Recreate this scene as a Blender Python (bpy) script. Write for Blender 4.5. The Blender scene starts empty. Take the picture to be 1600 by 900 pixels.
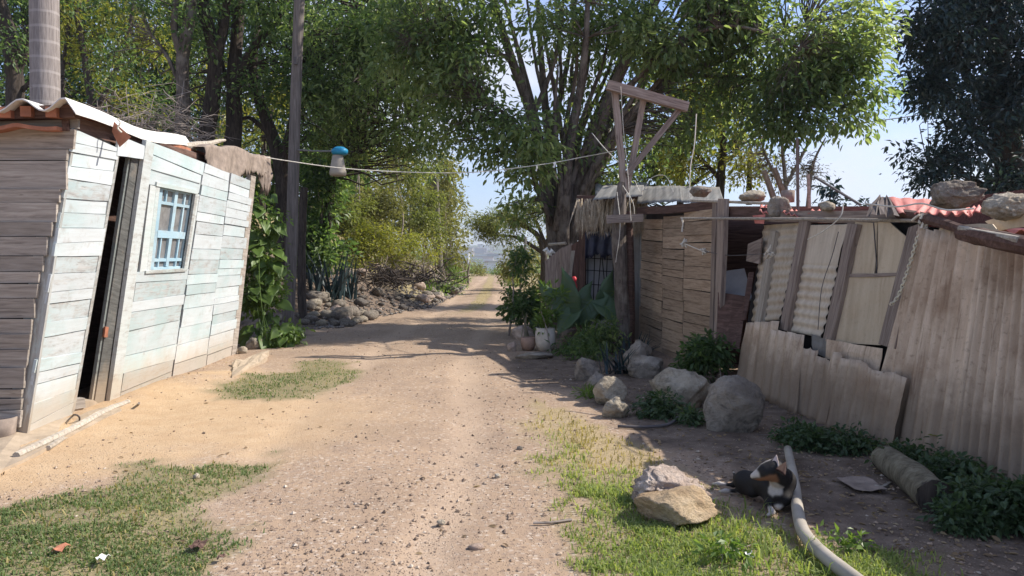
import bpy, bmesh, math, random
import numpy as np
from mathutils import Vector, Matrix

random.seed(11)
RNG = np.random.default_rng(11)
S = bpy.context.scene
COL = S.collection
R = math.radians

# ------------------------------------------------------------------ camera, sky, sun, exposure
F, CX, CY, HZ, H = 1164.0, 800.0, 450.0, 405.0, 1.5
PITCH = math.atan((CY - HZ) / F)
cam_d = bpy.data.cameras.new('camera')
cam_d.sensor_width = 36.0
cam_d.lens = 36.0 * F / 1600.0
cam_d.clip_start = 0.05
cam_d.clip_end = 20000
cam = bpy.data.objects.new('camera', cam_d)
COL.objects.link(cam)
cam.location = (0, 0, H)
cam.rotation_euler = (math.pi / 2 - PITCH, 0, 0)
S.camera = cam

SUN_EL, SUN_AZ = R(41.5), R(10)          # azimuth counted from +X towards +Y
sun_dir = Vector((math.cos(SUN_AZ) * math.cos(SUN_EL), math.sin(SUN_AZ) * math.cos(SUN_EL), math.sin(SUN_EL)))
sl = bpy.data.lights.new('sun', 'SUN')
sl.energy = 4.5
sl.angle = R(0.53)
sl.color = (1.0, 0.93, 0.83)
so = bpy.data.objects.new('sun', sl)
COL.objects.link(so)
so.rotation_euler = sun_dir.to_track_quat('Z', 'Y').to_euler()

SEED = 7.7
W = bpy.data.worlds.new('World')
S.world = W
W.use_nodes = True
wn, wl = W.node_tree.nodes, W.node_tree.links
bg = wn['Background']
sky = wn.new('ShaderNodeTexSky')
sky.sky_type = 'NISHITA'
sky.sun_disc = False
sky.sun_elevation = SUN_EL
sky.sun_rotation = math.pi / 2 - SUN_AZ
sky.air_density = 1.0
sky.dust_density = 0.7
sky.ozone_density = 2.2
tc = wn.new('ShaderNodeTexCoord')
sp = wn.new('ShaderNodeSeparateXYZ')
wl.new(tc.outputs['Generated'], sp.inputs[0])
mz = wn.new('ShaderNodeMath'); mz.operation = 'MULTIPLY'; mz.inputs[1].default_value = 2.2
wl.new(sp.outputs[2], mz.inputs[0])
cb = wn.new('ShaderNodeCombineXYZ')
wl.new(sp.outputs[0], cb.inputs[0]); wl.new(sp.outputs[1], cb.inputs[1]); wl.new(mz.outputs[0], cb.inputs[2])
cn = wn.new('ShaderNodeTexNoise')
cn.inputs['Scale'].default_value = 2.6; cn.inputs['Detail'].default_value = 9; cn.inputs['Roughness'].default_value = 0.56
cn.inputs['Distortion'].default_value = 0.25
mp = wn.new('ShaderNodeMapping'); mp.inputs['Location'].default_value = (SEED, SEED * 1.7, 0.3)
wl.new(cb.outputs[0], mp.inputs['Vector']); wl.new(mp.outputs[0], cn.inputs['Vector'])
cr = wn.new('ShaderNodeValToRGB')
cr.color_ramp.elements[0].position = 0.46; cr.color_ramp.elements[1].position = 0.64
cr.color_ramp.elements[0].color = (0.04, 0.04, 0.04, 1); cr.color_ramp.elements[1].color = (0.85, 0.85, 0.85, 1)
wl.new(cn.outputs['Fac'], cr.inputs[0])
mx = wn.new('ShaderNodeMixRGB')
mx.inputs[2].default_value = (3.7, 3.85, 4.4, 1)
tn = wn.new('ShaderNodeMixRGB'); tn.blend_type = 'MULTIPLY'; tn.inputs[0].default_value = 1.0; tn.inputs[2].default_value = (0.60, 0.65, 0.80, 1)
wl.new(sky.outputs[0], tn.inputs[1])
wl.new(cr.outputs[0], mx.inputs[0]); wl.new(tn.outputs[0], mx.inputs[1])
wl.new(mx.outputs[0], bg.inputs['Color'])
bg.inputs['Strength'].default_value = 0.15

S.view_settings.view_transform = 'Standard'
S.view_settings.look = 'None'
S.view_settings.exposure = 0.76
S.view_settings.gamma = 1.0
S.render.engine = 'CYCLES'
S.cycles.max_bounces = 8
S.cycles.diffuse_bounces = 5
S.cycles.glossy_bounces = 2
S.cycles.transmission_bounces = 4
S.cycles.transparent_max_bounces = 6
S.cycles.volume_bounces = 0
S.cycles.caustics_reflective = False
S.cycles.caustics_refractive = False

# ------------------------------------------------------------------ picture point -> place in the world
def ray(px, py):
    a = (px - CX) / F; b = -(py - CY) / F
    return Vector((a, math.cos(PITCH) + b * math.sin(PITCH), -math.sin(PITCH) + b * math.cos(PITCH)))
CAM = Vector((0, 0, H))
def at(px, py, Y):
    r = ray(px, py); return CAM + r * (Y / r.y)
def G(px, py, z=0.0):
    r = ray(px, py); return CAM + r * ((z - H) / r.z)
def onp(px, py, P, n, off=0.0):
    r = ray(px, py); t = (P + n * off - CAM).dot(n) / r.dot(n)
    return CAM + r * t

# ------------------------------------------------------------------ noise (numpy)
def _hash(ix, iy, iz):
    h = (ix.astype(np.int64) * 374761393 + iy.astype(np.int64) * 668265263 + iz.astype(np.int64) * 2147483647) & 0x7fffffff
    h = ((h ^ (h >> 13)) * 1274126177) & 0x7fffffff
    return ((h ^ (h >> 16)) & 0xffff) / 65535.0
def vnoise(x, y, z):
    x = np.asarray(x, float); y = np.asarray(y, float); z = np.asarray(z, float) + np.zeros_like(x)
    ix, iy, iz = np.floor(x), np.floor(y), np.floor(z)
    fx, fy, fz = x - ix, y - iy, z - iz
    fx, fy, fz = [f * f * (3 - 2 * f) for f in (fx, fy, fz)]
    r = 0
    for dx in (0, 1):
        for dy in (0, 1):
            for dz in (0, 1):
                r = r + _hash(ix + dx, iy + dy, iz + dz) * (fx if dx else 1 - fx) * (fy if dy else 1 - fy) * (fz if dz else 1 - fz)
    return r
def fbm(x, y, z=0.0, o=4):
    r, a, f, t = 0, 0.5, 1.0, 0
    for k in range(o):
        r = r + a * vnoise(np.asarray(x) * f + 17.3 * k, np.asarray(y) * f + 5.1 * k, np.asarray(z) * f + 9.7 * k); t += a
        a *= 0.5; f *= 2.03
    return r / t
def sstep(a, b, x):
    t = np.clip((np.asarray(x, float) - a) / (b - a), 0, 1); return t * t * (3 - 2 * t)

# ------------------------------------------------------------------ objects
WM = {}
def tag(o, label=None, cat=None, group=None, kind=None):
    if label: o['label'] = label
    if cat: o['category'] = cat
    if group: o['group'] = group
    if kind: o['kind'] = kind
    return o
def thing(name, label, cat, loc=(0, 0, 0), group=None):
    o = bpy.data.objects.new(name, None); COL.objects.link(o)
    o.location = loc; o.empty_display_size = 0.1
    WM[o.name] = Matrix.Translation(Vector(loc))
    return tag(o, label, cat, group)
def link(me, name, mat, parent=None, M=None):
    o = bpy.data.objects.new(name, me); COL.objects.link(o)
    if mat is not None and len(me.materials) == 0: me.materials.append(mat)
    M = M or Matrix.Identity(4)
    WM[o.name] = M
    if parent is not None:
        o.parent = parent
        o.matrix_basis = WM[parent.name].inverted() @ M
    else:
        o.matrix_basis = M
    return o
def raw_mesh(name, V, Fc, smooth=False):
    """V (n,3); Fc: (m,k) array or a list of such arrays."""
    me = bpy.data.meshes.new(name)
    V = np.ascontiguousarray(V, np.float32)
    Fl = Fc if isinstance(Fc, list) else [Fc]
    Fl = [np.asarray(f, np.int32) for f in Fl if len(f)]
    me.vertices.add(len(V)); me.vertices.foreach_set('co', V.ravel())
    nl = sum(f.size for f in Fl); npoly = sum(len(f) for f in Fl)
    me.loops.add(nl); me.polygons.add(npoly)
    me.loops.foreach_set('vertex_index', np.concatenate([f.ravel() for f in Fl]))
    st, tot, c = [], [], 0
    for f in Fl:
        k = f.shape[1]
        st.append(c + np.arange(len(f)) * k); tot.append(np.full(len(f), k)); c += f.size
    me.polygons.foreach_set('loop_start', np.concatenate(st).astype(np.int32))
    me.polygons.foreach_set('loop_total', np.concatenate(tot).astype(np.int32))
    me.polygons.foreach_set('use_smooth', np.full(npoly, bool(smooth)))
    me.update(calc_edges=True)
    return me

class MB:
    def __init__(s): s.v = []; s.q = []; s.t = []; s.n = 0
    def add(s, V, quads=(), tris=()):
        V = np.asarray(V, float).reshape(-1, 3); b = s.n
        s.v.append(V); s.n += len(V)
        if len(quads): s.q.append(np.asarray(quads, int) + b)
        if len(tris): s.t.append(np.asarray(tris, int) + b)
        return s
    def grid(s, P, n, th):
        """P (a,b,3) front points; closed shell of thickness th against n."""
        P = np.asarray(P, float); a, b = P.shape[:2]
        n = np.asarray(n, float); n = n / np.linalg.norm(n)
        fr = P.reshape(-1, 3); bk = fr - n * th; N = a * b
        i, j = np.meshgrid(np.arange(a - 1), np.arange(b - 1), indexing='ij'); i = i.ravel(); j = j.ravel()
        f = np.stack([i * b + j, (i + 1) * b + j, (i + 1) * b + j + 1, i * b + j + 1], 1)
        q = [f, f[:, ::-1] + N]
        rim = [k * b for k in range(a)] + [(a - 1) * b + k for k in range(1, b)] + [k * b + b - 1 for k in range(a - 2, -1, -1)] + [k for k in range(b - 2, 0, -1)]
        rim = np.array(rim); nx = np.roll(rim, -1)
        q.append(np.stack([nx, rim, rim + N, nx + N], 1))
        return s.add(np.concatenate([fr, bk]), np.concatenate(q))
    def slab(s, q4, n, th, nu=1, nv=1, jit=0.0):
        """q4 = P00,P10,P11,P01 (u first)."""
        q = [np.array(p, float) for p in q4]
        u = np.linspace(0, 1, nu + 1)[:, None, None]; v = np.linspace(0, 1, nv + 1)[None, :, None]
        P = q[0] * (1 - u) * (1 - v) + q[1] * u * (1 - v) + q[2] * u * v + q[3] * (1 - u) * v
        if jit: P = P + RNG.normal(0, jit, P.shape)
        return s.grid(P, n, th)
    def box(s, c, half, M=None):
        V = np.array([[x, y, z] for x in (-1, 1) for y in (-1, 1) for z in (-1, 1)], float) * np.array(half)
        if M is not None: V = V @ np.array(M.to_3x3()).T
        V = V + np.array(c)
        return s.add(V, [[0, 1, 3, 2], [4, 6, 7, 5], [0, 4, 5, 1], [2, 3, 7, 6], [0, 2, 6, 4], [1, 5, 7, 3]])
    def tube(s, pts, rad, n=8, cap=True, wob=0.0):
        P = np.array([list(p) for p in pts], float); m = len(P)
        r = np.full(m, rad, float) if np.isscalar(rad) else np.interp(np.linspace(0, 1, m), np.linspace(0, 1, len(rad)), rad)
        T = np.gradient(P, axis=0); T /= np.maximum(np.linalg.norm(T, axis=1, keepdims=True), 1e-9)
        ref = np.array([0, 0, 1.0]) if abs(T[0][2]) < 0.8 else np.array([1.0, 0, 0])
        u = np.cross(T[0], ref); u /= np.linalg.norm(u)
        a = np.linspace(0, 2 * math.pi, n, endpoint=False)
        rings = []
        for i in range(m):
            u = u - T[i] * u.dot(T[i]); u /= max(np.linalg.norm(u), 1e-9); w = np.cross(T[i], u)
            rr = r[i] * (1 + (RNG.normal(0, wob, n) if wob else 0))
            rings.append(P[i] + (np.cos(a) * rr)[:, None] * u + (np.sin(a) * rr)[:, None] * w)
        V = np.concatenate(rings)
        i, j = np.meshgrid(np.arange(m - 1), np.arange(n), indexing='ij'); i = i.ravel(); j = j.ravel(); k = (j + 1) % n
        q = np.stack([i * n + j, i * n + k, (i + 1) * n + k, (i + 1) * n + j], 1)
        t = []
        if cap:
            V = np.concatenate([V, P[:1], P[-1:]]); c0 = m * n
            jj = np.arange(n); kk = (jj + 1) % n
            t = np.concatenate([np.stack([kk, jj, np.full(n, c0)], 1), np.stack([(m - 1) * n + jj, (m - 1) * n + kk, np.full(n, c0 + 1)], 1)])
        return s.add(V, q, t)
    def lathe(s, prof, c, n=20):
        a = np.linspace(0, 2 * math.pi, n, endpoint=False); c = np.array(list(c), float)
        V = np.concatenate([np.stack([r * np.cos(a), r * np.sin(a), np.full(n, z)], 1) + c for r, z in prof]); m = len(prof)
        i, j = np.meshgrid(np.arange(m - 1), np.arange(n), indexing='ij'); i = i.ravel(); j = j.ravel(); k = (j + 1) % n
        return s.add(V, np.stack([i * n + j, i * n + k, (i + 1) * n + k, (i + 1) * n + j], 1))
    def build(s, name, mat, parent=None, frame=None, smooth=False, origin=None):
        V = np.concatenate(s.v)
        c = np.array(list(origin), float) if origin is not None else (V.min(0) + V.max(0)) / 2
        if frame is None:
            M = Matrix.Translation(Vector(c)); L = V - c
        else:
            X = Vector(frame[0]).normalized(); Nn = Vector(frame[1]); Nn = (Nn - X * Nn.dot(X)).normalized(); Z = X.cross(Nn)
            A = np.array([list(X), list(Nn), list(Z)]); L = (V - c) @ A.T
            M = Matrix.Translation(Vector(c)) @ Matrix((X, Nn, Z)).transposed().to_4x4()
        fs = []
        if s.q: fs.append(np.concatenate(s.q))
        if s.t: fs.append(np.concatenate(s.t))
        return link(raw_mesh(name, L, fs, smooth), name, mat, parent, M)

def lerp(a, b, t): return a + (b - a) * t
def curve(pts, n=12):
    """Catmull-Rom through pts"""
    P = [np.array(list(p), float) for p in pts]
    if len(P) == 2: return [P[0] + (P[1] - P[0]) * t for t in np.linspace(0, 1, n)]
    P = [2 * P[0] - P[1]] + P + [2 * P[-1] - P[-2]]; out = []
    k = len(P) - 3; per = max(2, n // k)
    for i in range(k):
        for t in np.linspace(0, 1, per, endpoint=False):
            p0, p1, p2, p3 = P[i:i + 4]
            out.append(0.5 * ((2 * p1) + (-p0 + p2) * t + (2 * p0 - 5 * p1 + 4 * p2 - p3) * t * t + (-p0 + 3 * p1 - 3 * p2 + p3) * t ** 3))
    out.append(P[-2]); return out

# ------------------------------------------------------------------ materials
def newmat(name):
    m = bpy.data.materials.new(name); m.use_nodes = True
    nt = m.node_tree; b = nt.nodes['Principled BSDF']
    b.inputs['Roughness'].default_value = 0.85
    b.inputs['Specular IOR Level'].default_value = 0.25
    return m, nt.nodes, nt.links, b
def nz(N, L, vec, scale, detail=5, rough=0.6, dist=0.0):
    n = N.new('ShaderNodeTexNoise'); n.inputs['Scale'].default_value = scale; n.inputs['Detail'].default_value = detail
    n.inputs['Roughness'].default_value = rough; n.inputs['Distortion'].default_value = dist
    if vec is not None: L.new(vec, n.inputs['Vector'])
    return n.outputs['Fac']
def mapv(N, L, scale, src='Object', rnd=True):
    t = N.new('ShaderNodeTexCoord'); m = N.new('ShaderNodeMapping'); m.inputs['Scale'].default_value = scale
    L.new(t.outputs[src], m.inputs['Vector'])
    if rnd:
        oi = N.new('ShaderNodeObjectInfo'); mu = N.new('ShaderNodeMath'); mu.operation = 'MULTIPLY'; mu.inputs[1].default_value = 37.0
        L.new(oi.outputs['Random'], mu.inputs[0]); L.new(mu.outputs[0], m.inputs['Location'])
    return m.outputs['Vector']
def ramp(N, L, fac, stops):
    r = N.new('ShaderNodeValToRGB'); e = r.color_ramp.elements
    while len(e) < len(stops): e.new(0.5)
    for i, (p, c) in enumerate(stops):
        e[i].position = p; e[i].color = (c, c, c, 1) if np.isscalar(c) else (*c, 1)
    L.new(fac, r.inputs[0]); return r.outputs['Color']
def mix(N, L, fac, a, b, mode='MIX'):
    m = N.new('ShaderNodeMixRGB'); m.blend_type = mode
    for k, x in ((0, fac), (1, a), (2, b)):
        if isinstance(x, (int, float)): m.inputs[k].default_value = x if k == 0 else (x, x, x, 1)
        elif isinstance(x, tuple): m.inputs[k].default_value = (*x, 1)
        else: L.new(x, m.inputs[k])
    return m.outputs[0]
def bump(N, L, b, h, strength=0.4, dist=0.01):
    n = N.new('ShaderNodeBump'); n.inputs['Strength'].default_value = strength; n.inputs['Distance'].default_value = dist
    L.new(h, n.inputs['Height']); L.new(n.outputs[0], b.inputs['Normal'])
def orand(N): return N.new('ShaderNodeObjectInfo').outputs['Random']

def wood(name, c1, c2, c3, paint=None, paint2=None, amount=0.5, vary=0.35):
    m, N, L, b = newmat(name)
    v = mapv(N, L, (1.6, 22, 22)); g = nz(N, L, v, 1.6, 8, 0.65, 0.6)
    col = ramp(N, L, g, [(0.3, c1), (0.52, c2), (0.75, c3)])
    k = mapv(N, L, (7, 34, 34)); kn = nz(N, L, k, 0.8, 3, 0.5)
    col = mix(N, L, ramp(N, L, kn, [(0.68, 0.0), (0.76, 0.6)]), col, tuple(x * 0.35 for x in c1))
    if paint:
        pv = mapv(N, L, (2.0, 9, 9)); pn = nz(N, L, pv, 2.2, 9, 0.72)
        ad = N.new('ShaderNodeMath'); ad.operation = 'MULTIPLY_ADD'; ad.inputs[1].default_value = 0.34; ad.inputs[2].default_value = amount - 0.67
        L.new(orand(N), ad.inputs[0]); a2 = N.new('ShaderNodeMath'); a2.operation = 'ADD'; L.new(pn, a2.inputs[0]); L.new(ad.outputs[0], a2.inputs[1])
        pf = ramp(N, L, a2.outputs[0], [(0.30, 0.0), (0.42, 0.95)])
        mu = N.new('ShaderNodeMath'); mu.operation = 'MULTIPLY'; mu.inputs[1].default_value = 7.31; L.new(orand(N), mu.inputs[0])
        fr = N.new('ShaderNodeMath'); fr.operation = 'FRACT'; L.new(mu.outputs[0], fr.inputs[0])
        gq = N.new('ShaderNodeNewGeometry'); sn = nz(N, L, gq.outputs['Position'], 1.5, 6, 0.62)
        am = N.new('ShaderNodeMath'); am.operation = 'MULTIPLY_ADD'; am.inputs[1].default_value = 0.28; L.new(fr.outputs[0], am.inputs[0]); L.new(sn, am.inputs[2])
        pc = ramp(N, L, am.outputs[0], [(0.45, paint), (0.72, paint2 or paint)])
        pc = mix(N, L, ramp(N, L, g, [(0.35, 0.35), (0.6, 0.0)]), pc, c2)
        col = mix(N, L, pf, col, pc)
    if paint:                                                    # sand splashed up from the yard
        gp = N.new('ShaderNodeNewGeometry'); sx = N.new('ShaderNodeSeparateXYZ'); L.new(gp.outputs['Position'], sx.inputs[0])
        dn_ = nz(N, L, gp.outputs['Position'], 3.5, 6, 0.65)
        dm = N.new('ShaderNodeMath'); dm.operation = 'MULTIPLY_ADD'; dm.inputs[1].default_value = -0.42; L.new(dn_, dm.inputs[0]); L.new(sx.outputs[2], dm.inputs[2])
        col = mix(N, L, ramp(N, L, dm.outputs[0], [(0.0, 0.6), (0.28, 0.0)]), col, (0.46, 0.355, 0.245))
        st = nz(N, L, mapv(N, L, (3, 3, 3)), 1.8, 8, 0.7)
        col = mix(N, L, ramp(N, L, st, [(0.56, 0.0), (0.7, 0.45)]), col, (0.30, 0.25, 0.20))
    hv = N.new('ShaderNodeHueSaturation'); L.new(col, hv.inputs['Color'])
    vm = N.new('ShaderNodeMapRange'); vm.inputs[3].default_value = 1 - vary; vm.inputs[4].default_value = 1 + vary * 0.6
    L.new(orand(N), vm.inputs[0]); L.new(vm.outputs[0], hv.inputs['Value'])
    L.new(hv.outputs[0], b.inputs['Base Color']); bump(N, L, b, g, 0.5, 0.004)
    return m
def plain(name, c, rough=0.7, var=0.25, scale=6, c2=None, metal=0.0, bmp=0.2):
    m, N, L, b = newmat(name)
    g = nz(N, L, mapv(N, L, (1, 1, 1)), scale, 7, 0.62)
    col = ramp(N, L, g, [(0.3, tuple(x * (1 - var) for x in c)), (0.7, c2 or tuple(min(1, x * (1 + var)) for x in c))])
    L.new(col, b.inputs['Base Color']); b.inputs['Roughness'].default_value = rough; b.inputs['Metallic'].default_value = metal
    bump(N, L, b, g, bmp, 0.01)
    return m
def tin(name, c1, c2, rust, amt=0.35, rough=0.6):
    """corrugated sheet: u along X, v along Z of the piece's own frame; streaks run along Z"""
    m, N, L, b = newmat(name)
    s = nz(N, L, mapv(N, L, (9, 9, 0.7)), 1.5, 6, 0.65)
    w = nz(N, L, mapv(N, L, (1, 1, 1)), 2.3, 7, 0.62)
    f = nz(N, L, mapv(N, L, (1, 1, 1)), 28, 4, 0.6)
    col = ramp(N, L, s, [(0.32, c1), (0.66, c2)])
    col = mix(N, L, ramp(N, L, w, [(0.5, 0.0), (0.72, amt)]), col, rust)
    col = mix(N, L, ramp(N, L, f, [(0.56, 0.0), (0.75, amt * 0.7)]), col, tuple(x * 0.55 for x in rust))
    gp = N.new('ShaderNodeNewGeometry'); sx = N.new('ShaderNodeSeparateXYZ'); L.new(gp.outputs['Position'], sx.inputs[0])   # mud low down, with the foot's shade also put into the colour
    dm = N.new('ShaderNodeMath'); dm.operation = 'MULTIPLY_ADD'; dm.inputs[1].default_value = -0.7; L.new(nz(N, L, gp.outputs['Position'], 4.5, 6, 0.65), dm.inputs[0]); L.new(sx.outputs[2], dm.inputs[2])
    col = mix(N, L, ramp(N, L, dm.outputs[0], [(0.0, 0.75), (0.4, 0.0)]), col, (0.20, 0.145, 0.10))
    rr_ = nz(N, L, mapv(N, L, (16, 16, 1.1)), 1.2, 7, 0.7)
    col = mix(N, L, ramp(N, L, rr_, [(0.56, 0.0), (0.68, amt)]), col, tuple(x * 0.8 for x in rust))
    hv = N.new('ShaderNodeHueSaturation'); L.new(col, hv.inputs['Color'])
    vm = N.new('ShaderNodeMapRange'); vm.inputs[3].default_value = 0.85; vm.inputs[4].default_value = 1.12
    L.new(orand(N), vm.inputs[0]); L.new(vm.outputs[0], hv.inputs['Value'])
    L.new(hv.outputs[0], b.inputs['Base Color']); b.inputs['Roughness'].default_value = rough
    bump(N, L, b, w, 0.25, 0.01)
    return m
def rockmat(name, c1, c2, c3, dark=(0.06, 0.055, 0.05), amt=0.6):
    m, N, L, b = newmat(name)
    v = mapv(N, L, (1, 1, 1))
    a = nz(N, L, v, 3.2, 8, 0.68); d = nz(N, L, v, 13, 6, 0.7); e = nz(N, L, v, 5.5, 9, 0.75, 0.8)
    col = ramp(N, L, a, [(0.32, c1), (0.5, c2), (0.68, c3)])
    col = mix(N, L, ramp(N, L, e, [(0.5, 0.0), (0.66, amt)]), col, dark)
    col = mix(N, L, ramp(N, L, d, [(0.56, 0.0), (0.72, amt * 0.8)]), col, tuple(x * 1.6 for x in dark))
    L.new(col, b.inputs['Base Color']); b.inputs['Roughness'].default_value = 0.95
    ad = N.new('ShaderNodeMath'); ad.operation = 'ADD'; L.new(d, ad.inputs[0]); L.new(e, ad.inputs[1])
    ff = nz(N, L, v, 48, 4, 0.7); a3 = N.new('ShaderNodeMath'); a3.operation = 'MULTIPLY_ADD'; a3.inputs[1].default_value = 0.35; L.new(ff, a3.inputs[0]); L.new(ad.outputs[0], a3.inputs[2])
    bump(N, L, b, a3.outputs[0], 1.0, 0.05)
    return m
def barkmat(name, c1, c2, sc=(9, 9, 1.6), patch=None):
    m, N, L, b = newmat(name)
    g = nz(N, L, mapv(N, L, sc), 2.2, 9, 0.7, 0.5); p = nz(N, L, mapv(N, L, (1, 1, 1)), 2.4, 5, 0.6)
    col = ramp(N, L, g, [(0.34, c1), (0.66, c2)])
    if patch: col = mix(N, L, ramp(N, L, p, [(0.5, 0.0), (0.62, 0.6)]), col, patch)
    L.new(col, b.inputs['Base Color']); b.inputs['Roughness'].default_value = 0.95; bump(N, L, b, g, 0.8, 0.02)
    return m
def leafmat(name, cols, trans=0.35, gloss=0.45):
    m, N, L, b = newmat(name)
    ge = N.new('ShaderNodeNewGeometry')
    v = nz(N, L, mapv(N, L, (1, 1, 1), rnd=False), 0.55, 3, 0.5)
    ad = N.new('ShaderNodeMath'); ad.operation = 'MULTIPLY_ADD'; ad.inputs[1].default_value = 0.55
    L.new(ge.outputs['Random Per Island'], ad.inputs[0])
    mm = N.new('ShaderNodeMapRange'); mm.inputs[1].default_value = 0.3; mm.inputs[2].default_value = 0.7; mm.inputs[4].default_value = 0.45
    L.new(v, mm.inputs[0]); L.new(mm.outputs[0], ad.inputs[2])
    col = ramp(N, L, ad.outputs[0], [(i / (len(cols) - 1), c) for i, c in enumerate(cols)])
    L.new(col, b.inputs['Base Color']); b.inputs['Roughness'].default_value = gloss; b.inputs['Specular IOR Level'].default_value = 0.4
    tr = N.new('ShaderNodeBsdfTranslucent'); L.new(mix(N, L, 1.0, col, (2.3, 2.3, 1.2), 'MULTIPLY'), tr.inputs['Color'])
    ms = N.new('ShaderNodeMixShader'); ms.inputs[0].default_value = trans
    L.new(b.outputs[0], ms.inputs[1]); L.new(tr.outputs[0], ms.inputs[2])
    L.new(ms.outputs[0], N['Material Output'].inputs['Surface'])
    return m

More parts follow.
